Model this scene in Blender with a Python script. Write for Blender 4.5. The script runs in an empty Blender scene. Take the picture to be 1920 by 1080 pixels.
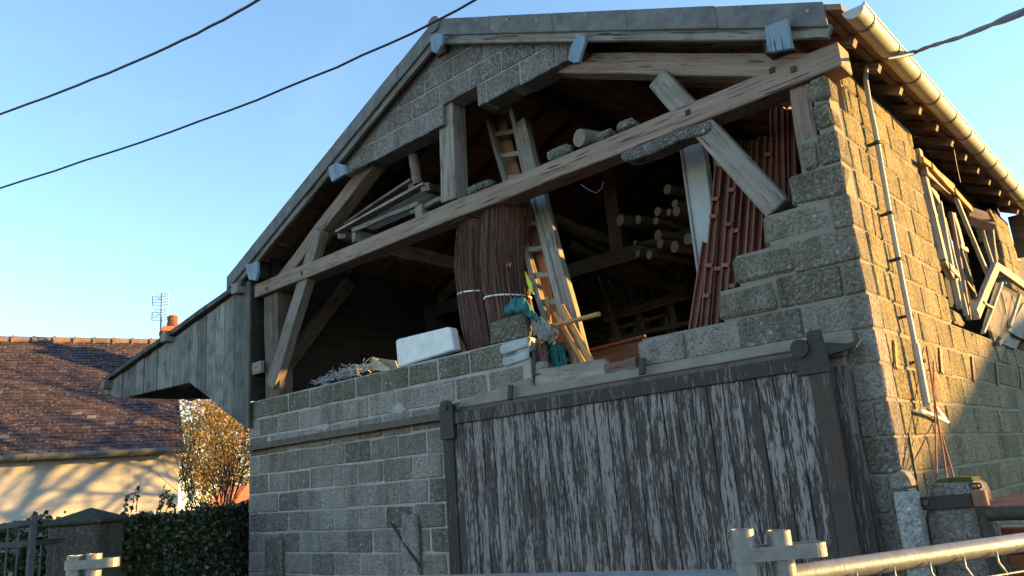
import bpy, bmesh, math, random
from mathutils import Vector, Matrix, noise
rnd = random.Random(7)
R_ = math.radians
scene = bpy.context.scene
COL = scene.collection

# ------------------------------------------------------------------ camera
CAM = Vector((1.391, -4.738, 1.6))
FPX = 1453.5                                     # focal length in pixels of a 1920 wide picture
RX = Vector((0.736805, 0.672002, -0.074379))     # camera right
RY = Vector((-0.217813, 0.131781, -0.967053))    # camera down
RZ = Vector((-0.640059, 0.728730, 0.243468))     # camera forward
cam_d = bpy.data.cameras.new("camera")
cam_d.sensor_width = 36.0
cam_d.lens = FPX / 1920 * 36.0
cam_d.clip_start = 0.05
cam_d.clip_end = 3000
cam = bpy.data.objects.new("camera", cam_d)
cm = Matrix((RX, -RY, -RZ)).transposed().to_4x4()
cm.translation = CAM
cam.matrix_world = cm
COL.objects.link(cam)
scene.camera = cam

# ------------------------------------------------------------------ light
SUN_AZ, SUN_EL = R_(44.0), R_(7.2)               # azimuth counted from +X towards +Y
SUN_DIR = Vector((math.cos(SUN_EL) * math.cos(SUN_AZ), math.cos(SUN_EL) * math.sin(SUN_AZ), math.sin(SUN_EL)))
world = bpy.data.worlds.new("World")
scene.world = world
world.use_nodes = True
wn = world.node_tree.nodes
wn.clear()
wo = wn.new("ShaderNodeOutputWorld")
wb = wn.new("ShaderNodeBackground")
sky = wn.new("ShaderNodeTexSky")
sky.sky_type = 'NISHITA'
sky.sun_disc = False
sky.sun_elevation = SUN_EL
sky.sun_rotation = math.pi / 2 - SUN_AZ
sky.altitude = 600
sky.air_density = 1.0
sky.dust_density = 0.0
sky.ozone_density = 2.0
wb.inputs['Strength'].default_value = 0.14
_tc = wn.new("ShaderNodeTexCoord")
_mp = wn.new("ShaderNodeMapping"); _mp.inputs['Scale'].default_value = (1.6, 3.4, 5.0); _mp.inputs['Rotation'].default_value = (0.3, 0.5, 0.7)
_nz = wn.new("ShaderNodeTexNoise"); _nz.inputs['Scale'].default_value = 1.6; _nz.inputs['Detail'].default_value = 7; _nz.inputs['Roughness'].default_value = 0.62; _nz.inputs['Distortion'].default_value = 0.6
_rp = wn.new("ShaderNodeValToRGB"); _rp.color_ramp.elements[0].position = 0.5; _rp.color_ramp.elements[0].color = (0, 0, 0, 1); _rp.color_ramp.elements[1].position = 0.85; _rp.color_ramp.elements[1].color = (0.12, 0.12, 0.12, 1)
_mx = wn.new("ShaderNodeMix"); _mx.data_type = 'RGBA'; _mx.blend_type = 'MIX'
_l = world.node_tree.links.new
_l(_tc.outputs['Generated'], _mp.inputs[0]); _l(_mp.outputs[0], _nz.inputs[0]); _l(_nz.outputs[0], _rp.inputs[0]); _l(_rp.outputs[0], _mx.inputs[0])
_l(sky.outputs[0], _mx.inputs[6]); _mx.inputs[7].default_value = (1.75, 1.95, 2.2, 1)
_l(_mx.outputs[2], wb.inputs[0])
world.node_tree.links.new(wb.outputs[0], wo.inputs[0])

sun_d = bpy.data.lights.new("sun", 'SUN')
sun_d.energy = 4.5
sun_d.angle = R_(0.55)
sun_d.color = (1.0, 0.61, 0.17)
sun = bpy.data.objects.new("sun", sun_d)
sun.rotation_euler = (-SUN_DIR).to_track_quat('-Z', 'Y').to_euler()
sun.location = (20, 20, 20)
COL.objects.link(sun)

scene.view_settings.view_transform = 'Standard'
scene.view_settings.look = 'None'
scene.view_settings.gamma = 1.0
scene.view_settings.use_curve_mapping = False
scene.view_settings.exposure = 2.15


# ------------------------------------------------------------------ surveying: a sight line met with a real plane
def ray(u, v):
    a, b = (u - 960) / FPX, (v - 540) / FPX
    return RX * a + RY * b + RZ

def aty(u, v, y=0.0):
    d = ray(u, v)
    return CAM + d * ((y - CAM.y) / d.y)

def atx(u, v, x=0.0):
    d = ray(u, v)
    return CAM + d * ((x - CAM.x) / d.x)

def atz(u, v, z=0.0):
    d = ray(u, v)
    return CAM + d * ((z - CAM.z) / d.z)

def atd(u, v, dep):
    return CAM + ray(u, v) * dep


# ------------------------------------------------------------------ objects
WM = {}

def put(o, parent=None, mw=None):
    mw = mw if mw is not None else Matrix.Identity(4)
    WM[o] = mw.copy()
    if parent is not None:
        o.parent = parent
        o.matrix_basis = WM[parent].inverted() @ mw
    else:
        o.matrix_basis = mw
    COL.objects.link(o)
    return o

def tag(o, label=None, cat=None, group=None, kind=None):
    if label: o['label'] = label
    if cat: o['category'] = cat
    if group: o['group'] = group
    if kind: o['kind'] = kind
    return o

def thing(name, label, cat, loc=(0, 0, 0), group=None):
    o = bpy.data.objects.new(name, None)
    o.empty_display_size = 0.1
    put(o, None, Matrix.Translation(Vector(loc)))
    return tag(o, label, cat, group)

def obj(name, me, mat=None, parent=None, mw=None, kind=None, label=None):
    o = bpy.data.objects.new(name, me)
    if mat is not None and len(me.materials) == 0:
        me.materials.append(mat)
    put(o, parent, mw)
    return tag(o, label, None, None, kind)

def copy_tree(o, mw, parent=None):
    delta = mw @ WM[o].inverted()
    c = o.copy()
    put(c, parent, mw)
    for ch in list(o.children):
        copy_tree(ch, delta @ WM[ch], c)
    return c


class MB:
    def __init__(self):
        self.v, self.f, self.m = [], [], []

    def poly(self, verts, faces, mi=0):
        b = len(self.v)
        self.v += [tuple(p) for p in verts]
        self.f += [tuple(b + i for i in q) for q in faces]
        self.m += [mi] * len(faces)

    def box(self, x0, x1, y0, y1, z0, z1, mi=0):
        self.poly([(x0, y0, z0), (x1, y0, z0), (x1, y1, z0), (x0, y1, z0), (x0, y0, z1), (x1, y0, z1), (x1, y1, z1), (x0, y1, z1)],
                  [(0, 3, 2, 1), (4, 5, 6, 7), (0, 1, 5, 4), (1, 2, 6, 5), (2, 3, 7, 6), (3, 0, 4, 7)], mi)

    def bar(self, p0, p1, w, h, up=(0, 0, 1), mi=0):
        p0, p1 = Vector(p0), Vector(p1)
        x = (p1 - p0).normalized()
        s = Vector(up).cross(x)
        if s.length < 1e-5: s = Vector((1, 0, 0)).cross(x)
        s.normalize()
        u = x.cross(s)
        vs = []
        for p in (p0, p1):
            for a, b in ((-1, -1), (1, -1), (1, 1), (-1, 1)):
                vs.append(p + s * (a * w / 2) + u * (b * h / 2))
        self.poly(vs, [(0, 3, 2, 1), (4, 5, 6, 7), (0, 1, 5, 4), (1, 2, 6, 5), (2, 3, 7, 6), (3, 0, 4, 7)], mi)

    def prism(self, pts, ext, mi=0):
        n = len(pts)
        ext = Vector(ext)
        P = [Vector(p) for p in pts]
        vs = P + [p + ext for p in P]
        nrm = Vector((0, 0, 0))
        for i in range(n):
            nrm += P[i].cross(P[(i + 1) % n])
        fs = [tuple(range(n)), tuple(range(2 * n - 1, n - 1, -1))]
        fs += [(i + n, (i + 1) % n + n, (i + 1) % n, i) for i in range(n)]
        if nrm.dot(ext) > 0:
            fs = [tuple(reversed(q)) for q in fs]
        self.poly(vs, fs, mi)

    def tube(self, pts, r, n=8, caps=True, mi=0, r1=None):
        P = [Vector(p) for p in pts]
        b = len(self.v)
        side = None
        for i, p in enumerate(P):
            t = (P[min(i + 1, len(P) - 1)] - P[max(i - 1, 0)]).normalized()
            if side is None:
                side = t.orthogonal().normalized()
            else:
                side = (side - t * side.dot(t))
                if side.length < 1e-6: side = t.orthogonal()
                side.normalize()
            bi = t.cross(side)
            k = i / max(1, len(P) - 1)
            rr = (r if r1 is None else r + (r1 - r) * k)
            if callable(rr): rr = rr(k)
            for j in range(n):
                a = 2 * math.pi * j / n
                self.v.append(tuple(p + side * (rr * math.cos(a)) + bi * (rr * math.sin(a))))
        for i in range(len(P) - 1):
            for j in range(n):
                a0, a1 = b + i * n + j, b + i * n + (j + 1) % n
                self.f.append((a0, a1, a1 + n, a0 + n)); self.m.append(mi)
        if caps:
            e = b + (len(P) - 1) * n
            c0 = len(self.v)
            self.v += self.v[b:b + n] + self.v[e:e + n]      # the caps keep their own corners, so that round sides shade round
            self.f.append(tuple(c0 + j for j in reversed(range(n)))); self.m.append(mi)
            self.f.append(tuple(c0 + n + j for j in range(n))); self.m.append(mi)

    def mesh(self, name, smooth=False):
        me = bpy.data.meshes.new(name)
        me.from_pydata(self.v, [], self.f)
        if any(self.m):
            me.polygons.foreach_set('material_index', self.m)
        if smooth:
            me.polygons.foreach_set('use_smooth', [True] * len(self.f))
        me.update()
        return me

    def build(self, name, mat, parent=None, smooth=False, kind=None, label=None, bevel=0, mw=None):
        me = self.mesh(name, smooth)
        for m in (mat if isinstance(mat, (list, tuple)) else [mat]):
            me.materials.append(m)
        if bevel: bevel_me(me, bevel)
        return obj(name, me, None, parent, mw, kind, label)


def bevel_me(me, w, seg=1, ang=30):
    bm = bmesh.new()
    bm.from_mesh(me)
    es = [e for e in bm.edges if len(e.link_faces) == 2 and e.calc_face_angle(0) > R_(ang)]
    bmesh.ops.bevel(bm, geom=es, offset=w, segments=seg, affect='EDGES', profile=0.5, clamp_overlap=True)
    bm.to_mesh(me)
    bm.free()


# ------------------------------------------------------------------ materials
def mat_new(name, rough=0.8, metal=0.0, spec=0.3):
    m = bpy.data.materials.new(name)
    m.use_nodes = True
    nt = m.node_tree
    nt.nodes.clear()
    out = nt.nodes.new('ShaderNodeOutputMaterial')
    b = nt.nodes.new('ShaderNodeBsdfPrincipled')
    b.inputs['Roughness'].default_value = rough
    b.inputs['Metallic'].default_value = metal
    b.inputs['Specular IOR Level'].default_value = spec
    nt.links.new(b.outputs[0], out.inputs[0])
    return m, nt, b

class N:
    """thin helper round a node tree"""
    def __init__(self, nt): self.nt = nt
    def n(self, t, **kw):
        x = self.nt.nodes.new(t)
        for k, v in kw.items(): setattr(x, k, v)
        return x
    def l(self, a, b): self.nt.links.new(a, b)
    def coords(self, kind='Object', scale=(1, 1, 1)):
        tc = self.n('ShaderNodeTexCoord')
        mp = self.n('ShaderNodeMapping')
        mp.inputs['Scale'].default_value = scale
        self.l(tc.outputs[kind], mp.inputs[0])
        return mp.outputs[0]
    def wcoords(self, scale=(1, 1, 1)):
        g = self.n('ShaderNodeNewGeometry')
        mp = self.n('ShaderNodeMapping')
        mp.inputs['Scale'].default_value = scale
        self.l(g.outputs['Position'], mp.inputs[0])
        return mp.outputs[0]
    def noise(self, vec, scale=5, detail=4, rough=0.6, dist=0.0):
        x = self.n('ShaderNodeTexNoise')
        x.inputs['Scale'].default_value = scale
        x.inputs['Detail'].default_value = detail
        x.inputs['Roughness'].default_value = rough
        x.inputs['Distortion'].default_value = dist
        self.l(vec, x.inputs['Vector'])
        return x.outputs[0]
    def voro(self, vec, scale=50, out='Distance', feature='F1'):
        x = self.n('ShaderNodeTexVoronoi', feature=feature)
        x.inputs['Scale'].default_value = scale
        self.l(vec, x.inputs['Vector'])
        return x.outputs[out]
    def ramp(self, fac, stops, interp='LINEAR'):
        x = self.n('ShaderNodeValToRGB')
        x.color_ramp.interpolation = interp
        el = x.color_ramp.elements
        while len(el) < len(stops): el.new(0.5)
        for e, (p, c) in zip(el, stops):
            e.position = p
            e.color = (c if len(c) == 4 else (*c, 1)) if isinstance(c, (tuple, list)) else (c, c, c, 1)
        self.l(fac, x.inputs[0])
        return x.outputs[0]
    def mix(self, fac, a, b, mode='MIX'):
        x = self.n('ShaderNodeMix', data_type='RGBA', blend_type=mode)
        for s, val in ((x.inputs[0], fac), (x.inputs[6], a), (x.inputs[7], b)):
            if isinstance(val, (int, float)): s.default_value = val
            elif isinstance(val, (tuple, list)): s.default_value = (*val, 1) if len(val) == 3 else val
            else: self.l(val, s)
        return x.outputs[2]
    def math(self, op, a, b=0.0):
        x = self.n('ShaderNodeMath', operation=op)
        for s, val in ((x.inputs[0], a), (x.inputs[1], b)):
            if isinstance(val, (int, float)): s.default_value = val
            else: self.l(val, s)
        return x.outputs[0]
    def bump(self, h, bsdf, strength=0.5, dist=0.01, prev=None):
        x = self.n('ShaderNodeBump')
        x.inputs['Strength'].default_value = strength
        x.inputs['Distance'].default_value = dist
        self.l(h, x.inputs['Height'])
        if prev is not None: self.l(prev, x.inputs['Normal'])
        if bsdf is not None: self.l(x.outputs[0], bsdf.inputs['Normal'])
        return x.outputs[0]
    def objrand(self):
        return self.n('ShaderNodeObjectInfo').outputs['Random']
    def island(self):
        return self.n('ShaderNodeNewGeometry').outputs['Random Per Island']


def mat_block(name, base_lo, base_hi, speck=(0.36, 0.345, 0.32), moss=0.35, flat=False, scale=70, bd=0.016):
    m, nt, b = mat_new(name, 0.95, 0, 0.15)
    k = N(nt)
    w = k.wcoords()
    r = k.objrand()
    w1 = k.n('ShaderNodeVectorMath', operation='ADD'); k.l(w, w1.inputs[0]); k.l(k.math('MULTIPLY', k.noise(w, 40, 2, .5), .03), w1.inputs[1])
    peb = k.voro(w1.outputs[0], scale, 'Color')
    pebv = k.n('ShaderNodeSeparateColor'); k.l(peb, pebv.inputs[0])
    peb2 = k.voro(w1.outputs[0], scale * .42, 'Color')
    pebw = k.n('ShaderNodeSeparateColor'); k.l(peb2, pebw.inputs[0])
    fine = k.noise(w, scale * .8, 5, 0.8)
    big = k.noise(w, 3.2, 5, 0.65)
    base = k.mix(r, base_lo, base_hi)
    c = k.mix(k.ramp(fine, [(0.36, 0.0), (0.60, 1.0)]), k.mix(1.0, base, (0.56, 0.54, 0.52), 'MULTIPLY'), k.mix(1.0, base, (1.38, 1.35, 1.33), 'MULTIPLY'))
    c = k.mix(k.ramp(pebv.outputs[0], [(0.0, 0.55), (0.35, 0.0)]), c, k.mix(1.0, base, (0.3, 0.29, 0.28), 'MULTIPLY'))
    c = k.mix(k.ramp(pebv.outputs[1], [(0.80, 0.0), (0.9, 0.75)]), c, speck)
    d2 = k.voro(w1.outputs[0], scale * .42)
    big_speck = k.math('MULTIPLY', k.ramp(pebw.outputs[0], [(0.86, 0.0), (0.88, 1.0)]), k.ramp(d2, [(0.25, 0.85), (0.4, 0.0)]))
    c = k.mix(big_speck, c, tuple(q * 1.25 for q in speck))
    # mossy stain
    mo = k.math('MULTIPLY', k.ramp(big, [(0.42, 0.0), (0.68, 1.0)]), moss)
    c = k.mix(mo, c, (0.088, 0.078, 0.05))
    # run-off streaks and damp patches
    st = k.noise(k.wcoords((7, 7, 0.9)), 1.0, 5, 0.6)
    c = k.mix(k.math('MULTIPLY', k.ramp(st, [(0.48, 0.0), (0.66, 1.0)]), 0.5), c, k.mix(1.0, c, (0.42, 0.40, 0.37), 'MULTIPLY'))
    lime = k.noise(w, 1.7, 6, 0.7)
    c = k.mix(k.math('MULTIPLY', k.ramp(lime, [(0.60, 0.0), (0.72, 1.0)]), 0.45), c, (0.36, 0.34, 0.31))
    k.l(c, b.inputs['Base Color'])
    d = k.voro(w1.outputs[0], scale)
    h = k.math('ADD', k.math('MULTIPLY', k.math('SUBTRACT', 1.0, d), 0.8), k.math('MULTIPLY', fine, 1.2))
    n1 = k.bump(big, None, 0.5, 0.02)
    k.bump(h, b, 1.0 if not flat else 0.4, bd, n1)
    return m

def mat_mortar(name, c0, c1):
    m, nt, b = mat_new(name, 0.95, 0, 0.1)
    k = N(nt)
    w = k.wcoords()
    f = k.noise(w, 60, 5, 0.7)
    g = k.noise(w, 6, 4, 0.6)
    c = k.mix(f, c0, c1)
    c = k.mix(k.ramp(g, [(0.4, 0.0), (0.75, 0.6)]), c, (0.13, 0.12, 0.10))
    k.l(c, b.inputs['Base Color'])
    k.bump(f, b, 0.6, 0.006, k.bump(g, None, 0.4, 0.02))
    return m

def mat_wood(name, lo, hi, axis='x', stain=None, rough=0.8, grain=1.0, bumps=0.4, vary=0.35, coords='obj'):
    m, nt, b = mat_new(name, rough, 0, 0.2)
    k = N(nt)
    s = {'x': (1.2, 26, 26), 'y': (26, 1.2, 26), 'z': (26, 26, 1.2)}[axis]
    s = tuple(q * grain for q in s)
    v = k.coords('Object', s) if coords == 'obj' else k.wcoords(s)
    r = k.objrand()
    off = k.n('ShaderNodeVectorMath', operation='ADD')
    k.l(v, off.inputs[0])
    cx = k.n('ShaderNodeCombineXYZ')
    k.l(k.math('MULTIPLY', r, 37.0), cx.inputs[0]); k.l(k.math('MULTIPLY', r, 91.0), cx.inputs[1]); k.l(k.math('MULTIPLY', r, 53.0), cx.inputs[2])
    k.l(cx.outputs[0], off.inputs[1])
    v2 = off.outputs[0]
    g = k.noise(v2, 1.0, 6, 0.65, 0.3)
    c = k.mix(k.ramp(g, [(0.3, 0.0), (0.7, 1.0)]), lo, hi)
    c = k.mix(1.0, c, k.ramp(r, [(0.0, 1 - vary), (1.0, 1 + vary * 0.4)]), 'MULTIPLY')
    w = k.wcoords()
    st = k.noise(w, 4.5, 5, 0.6)
    if stain is not None:
        c = k.mix(k.ramp(st, [(0.45, 0.0), (0.7, 0.8)]), c, stain)
    # cracks along the grain
    cr = k.noise(v2, 2.6, 2, 0.5)
    c = k.mix(k.ramp(cr, [(0.32, 0.85), (0.39, 0.0)]), c, (0.02, 0.017, 0.014))
    k.l(c, b.inputs['Base Color'])
    k.bump(k.math('ADD', g, k.ramp(cr, [(0.3, 0.0), (0.38, 1.0)])), b, bumps, 0.006)
    return m

def mat_peel(name, dark, pale, lo=0.47, hi=0.53):
    """dark paint flaking off vertical boards, grey wood showing"""
    m, nt, b = mat_new(name, 0.75, 0, 0.25)
    k = N(nt)
    r = k.objrand()
    v = k.wcoords((46, 46, 4.0))
    off = k.n('ShaderNodeVectorMath', operation='ADD')
    cx = k.n('ShaderNodeCombineXYZ'); k.l(k.math('MULTIPLY', r, 71.0), cx.inputs[0]); k.l(k.math('MULTIPLY', r, 29.0), cx.inputs[2])
    k.l(v, off.inputs[0]); k.l(cx.outputs[0], off.inputs[1])
    a1 = k.noise(off.outputs[0], 0.8, 8, 0.72, 0.3)
    off2 = k.n('ShaderNodeVectorMath', operation='ADD'); k.l(k.wcoords((120, 120, 14)), off2.inputs[0]); k.l(cx.outputs[0], off2.inputs[1])
    a2 = k.noise(off2.outputs[0], 1.0, 4, 0.65, 0.2)
    a = k.math('ADD', k.math('MULTIPLY', a1, 0.58), k.math('MULTIPLY', a2, 0.42))
    big = k.noise(k.wcoords((9, 9, 1.1)), 1.0, 4, 0.6)
    fac = k.math('ADD', k.math('ADD', a, k.math('MULTIPLY', k.math('SUBTRACT', big, 0.5), 0.34)), k.math('MULTIPLY', k.math('SUBTRACT', r, 0.5), 0.05))
    msk = k.ramp(fac, [(lo, 0.0), (hi, 1.0)])
    fine = k.noise(k.wcoords((120, 120, 9)), 1.0, 4, 0.7)
    p = k.mix(fine, tuple(q * 0.55 for q in pale), tuple(q * 1.3 for q in pale))
    d = k.mix(k.noise(k.wcoords((60, 60, 14)), 1.0, 3, 0.7), tuple(q * 0.6 for q in dark), tuple(q * 1.5 for q in dark))
    warm = k.noise(k.wcoords((8, 8, 0.7)), 1.0, 2, 0.5)
    p = k.mix(k.ramp(warm, [(0.5, 0.0), (0.68, 0.55)]), p, (0.17, 0.12, 0.11))
    k.l(k.mix(msk, d, p), b.inputs['Base Color'])
    k.bump(k.math('SUBTRACT', k.math('MULTIPLY', fine, 0.35), msk), b, 0.6, 0.004)
    return m

def mat_plain(name, c0, c1, rough=0.6, metal=0.0, scale=8, spec=0.4, bumps=0.15, bscale=None, bdist=0.004, rand=0.0):
    m, nt, b = mat_new(name, rough, metal, spec)
    k = N(nt)
    w = k.wcoords()
    f = k.noise(w, scale, 6, 0.65)
    c = k.mix(k.ramp(f, [(0.3, 0.0), (0.7, 1.0)]), c0, c1)
    if rand:
        c = k.mix(1.0, c, k.ramp(k.objrand(), [(0.0, 1 - rand), (1.0, 1 + rand)]), 'MULTIPLY')
    k.l(c, b.inputs['Base Color'])
    k.bump(k.noise(w, bscale or scale * 4, 4, 0.6), b, bumps, bdist)
    return m

M = {}
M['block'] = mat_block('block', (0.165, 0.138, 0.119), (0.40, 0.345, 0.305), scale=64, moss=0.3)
M['block_pier'] = mat_block('block_flare_mossy', (0.18, 0.15, 0.112), (0.29, 0.245, 0.19), moss=0.45)  # browner base paints in the warm lens flare; moss stain over it
M['block_side'] = mat_block('block_side', (0.33, 0.26, 0.15), (0.49, 0.39, 0.225), moss=0.3, bd=0.04, scale=50)  # yellower than the front blocks: the low sun's gold put into the base
M['block_gable'] = mat_block('block_gable', (0.20, 0.178, 0.165), (0.28, 0.25, 0.23), speck=(0.34, 0.32, 0.30), moss=0.15, scale=60)
M['mortar'] = mat_mortar('mortar', (0.27, 0.24, 0.22), (0.50, 0.455, 0.42))
M['mortar_dark'] = mat_mortar('mortar_dark', (0.17, 0.145, 0.115), (0.32, 0.275, 0.225))
M['cement'] = mat_mortar('cement', (0.19, 0.162, 0.135), (0.33, 0.285, 0.245))
M['cement_pale'] = mat_mortar('cement_pale', (0.36, 0.36, 0.36), (0.52, 0.52, 0.51))
def mat_verge():
    m, nt, b = mat_new('fibre_cement', 0.9, 0, 0.2)
    k = N(nt); w = k.wcoords()
    g = k.noise(w, 7, 6, 0.65)
    c = k.mix(k.ramp(g, [(0.3, 0.0), (0.7, 1.0)]), (0.105, 0.10, 0.10), (0.20, 0.19, 0.185))
    v = k.voro(w, 13)
    n2 = k.noise(w, 5, 3, 0.6)
    spot = k.math('MULTIPLY', k.ramp(v, [(0.10, 1.0), (0.2, 0.0)]), k.ramp(n2, [(0.5, 0.0), (0.6, 1.0)]))
    c = k.mix(spot, c, (0.36, 0.35, 0.32))
    k.l(c, b.inputs['Base Color'])
    k.bump(k.noise(w, 45, 5, 0.7), b, 0.35, 0.006)
    return m
M['verge'] = mat_verge()
M['oak'] = mat_wood('weathered_oak', (0.155, 0.102, 0.076), (0.34, 0.235, 0.18), 'x', (0.28, 0.215, 0.185))
M['oak_grey'] = mat_wood('grey_oak', (0.165, 0.132, 0.112), (0.36, 0.30, 0.255), 'x', (0.17, 0.14, 0.11))
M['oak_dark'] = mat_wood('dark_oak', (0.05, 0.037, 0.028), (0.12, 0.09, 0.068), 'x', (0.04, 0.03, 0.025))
M['fascia'] = mat_wood('fascia', (0.16, 0.145, 0.13), (0.31, 0.285, 0.255), 'x', (0.13, 0.11, 0.09))
M['board_grey'] = mat_wood('grey_board', (0.13, 0.122, 0.112), (0.28, 0.262, 0.24), 'z', (0.06, 0.058, 0.055), vary=0.45)
M['soffit'] = mat_wood('soffit', (0.05, 0.036, 0.028), (0.13, 0.094, 0.07), 'y', (0.05, 0.04, 0.035))
M['tile_under'] = mat_plain('tile_under', (0.17, 0.10, 0.072), (0.28, 0.17, 0.12), 0.9, 0, 5, 0.2, 0.3)
M['blue'] = mat_wood('blue_grey_paint', (0.15, 0.215, 0.27), (0.25, 0.33, 0.40), 'z', (0.20, 0.25, 0.29), vary=0.1, bumps=0.2)
M['peel'] = mat_peel('peeling_paint', (0.056, 0.042, 0.038), (0.275, 0.232, 0.216), 0.496, 0.520)
M['peel_dark'] = mat_peel('peeling_paint_dark', (0.042, 0.033, 0.030), (0.15, 0.13, 0.12), 0.53, 0.57)
M['peel_brown'] = mat_peel('peeling_paint_brown', (0.065, 0.044, 0.036), (0.16, 0.13, 0.115), 0.56, 0.61)
M['black_iron'] = mat_plain('black_iron', (0.02, 0.017, 0.015), (0.055, 0.042, 0.034), 0.7, 0.1, 30, 0.4)
M['rust_rail'] = mat_plain('rust_rail', (0.075, 0.055, 0.045), (0.16, 0.12, 0.095), 0.85, 0.1, 14, 0.3, 0.4)
M['rust'] = mat_plain('rust', (0.13, 0.05, 0.03), (0.28, 0.12, 0.07), 0.8, 0.1, 25, 0.3, 0.3)
M['rust_red'] = mat_plain('red_oxide', (0.14, 0.050, 0.034), (0.25, 0.092, 0.06), 0.65, 0.0, 9, 0.35, 0.2, rand=0.3)
M['zinc'] = mat_plain('zinc', (0.30, 0.275, 0.235), (0.42, 0.39, 0.34), 0.55, 0.15, 5, 0.4, 0.1)
M['pvc'] = mat_plain('grey_pipe', (0.30, 0.285, 0.26), (0.40, 0.38, 0.35), 0.5, 0.0, 6, 0.4, 0.1)
M['cable'] = mat_plain('black_cable', (0.012, 0.012, 0.013), (0.03, 0.03, 0.032), 0.6)
M['cable_grey'] = mat_plain('grey_cable', (0.07, 0.072, 0.078), (0.12, 0.12, 0.125), 0.6)
M['galv'] = mat_plain('galvanised', (0.15, 0.145, 0.145), (0.24, 0.23, 0.22), 0.42, 0.3, 30, 0.5, 0.2)
M['white'] = mat_plain('white_foam', (0.62, 0.60, 0.57), (0.82, 0.80, 0.77), 0.85, 0, 9, 0.2, 0.4)
M['paint_white'] = mat_wood('old_white_paint', (0.30, 0.27, 0.22), (0.50, 0.45, 0.37), 'x', (0.22, 0.18, 0.13), vary=0.15, bumps=0.2)
M['twig'] = mat_plain('brushwood', (0.085, 0.045, 0.034), (0.20, 0.115, 0.085), 0.85, 0, 40, 0.2)
M['teal'] = mat_plain('teal_cloth', (0.025, 0.11, 0.125), (0.06, 0.20, 0.215), 0.9, 0, 15, 0.1, 0.3)
M['tarp'] = mat_plain('grey_tarp', (0.15, 0.14, 0.12), (0.30, 0.28, 0.25), 0.9, 0, 15, 0.1, 0.3)
M['pine'] = mat_wood('yellow_pine', (0.36, 0.19, 0.065), (0.56, 0.31, 0.12), 'x', None, vary=0.2, bumps=0.2)
M['plywood'] = mat_wood('orange_board', (0.30, 0.14, 0.065), (0.44, 0.22, 0.11), 'x', None, vary=0.2, bumps=0.2)
M['cut'] = mat_plain('cut_wood', (0.15, 0.12, 0.088), (0.25, 0.205, 0.155), 0.85, 0, 25, 0.2)
M['bark'] = mat_plain('bark', (0.06, 0.048, 0.038), (0.14, 0.11, 0.085), 0.9, 0, 12, 0.2, 0.5)
M['stone'] = mat_block('loose_stone', (0.16, 0.15, 0.135), (0.24, 0.23, 0.21), moss=0.2)
M['hivis'] = mat_plain('hivis', (0.42, 0.55, 0.04), (0.62, 0.72, 0.08), 0.7)
M['wire'] = mat_plain('wire', (0.20, 0.20, 0.21), (0.34, 0.34, 0.35), 0.5, 0.5)
M['brick'] = mat_plain('brick', (0.26, 0.085, 0.05), (0.40, 0.16, 0.095), 0.9, 0, 20, 0.2, 0.4, rand=0.3)
M['render'] = mat_plain('wall_render', (0.42, 0.38, 0.345), (0.55, 0.505, 0.465), 0.95, 0, 1.6, 0.1, 0.5, 9, 0.01)
M['glass'] = None


# ------------------------------------------------------------------ masonry helpers
_bcache = {}
def block_mesh(dx, dy, dz, var, mat, bev=0.010, jit=0.005):
    key = (round(dx, 3), round(dy, 3), round(dz, 3), var, mat.name)
    if key in _bcache: return _bcache[key]
    r = random.Random(hash(key[:4]) % 99991)
    mb = MB()
    mb.box(-dx / 2, dx / 2, -dy / 2, dy / 2, -dz / 2, dz / 2)
    mb.v = [tuple(c + r.uniform(-jit, jit) for c in p) for p in mb.v]
    me = mb.mesh('concrete_block')
    me.materials.append(mat)
    bevel_me(me, bev)
    _bcache[key] = me
    return me

J = 0.012
def block(parent, x0, x1, y0, y1, z0, z1, mat, name='concrete_block', g=J / 2, jit=0.005, bev=0.010, proud=0.004):
    """a block; faces on the wall planes stand a little proud of the mortar"""
    dx, dy, dz = x1 - x0, y1 - y0, z1 - z0
    me = block_mesh(dx, dy, dz, rnd.randrange(6), mat, bev, jit)
    mw = Matrix.Translation(((x0 + x1) / 2 + 0, (y0 + y1) / 2 + 0, (z0 + z1) / 2))
    mw = mw @ Matrix.Rotation(rnd.uniform(-.006, .006), 4, 'Y') @ Matrix.Rotation(rnd.uniform(-.006, .006), 4, 'X')
    return obj(name, me, None, parent, mw)

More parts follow.
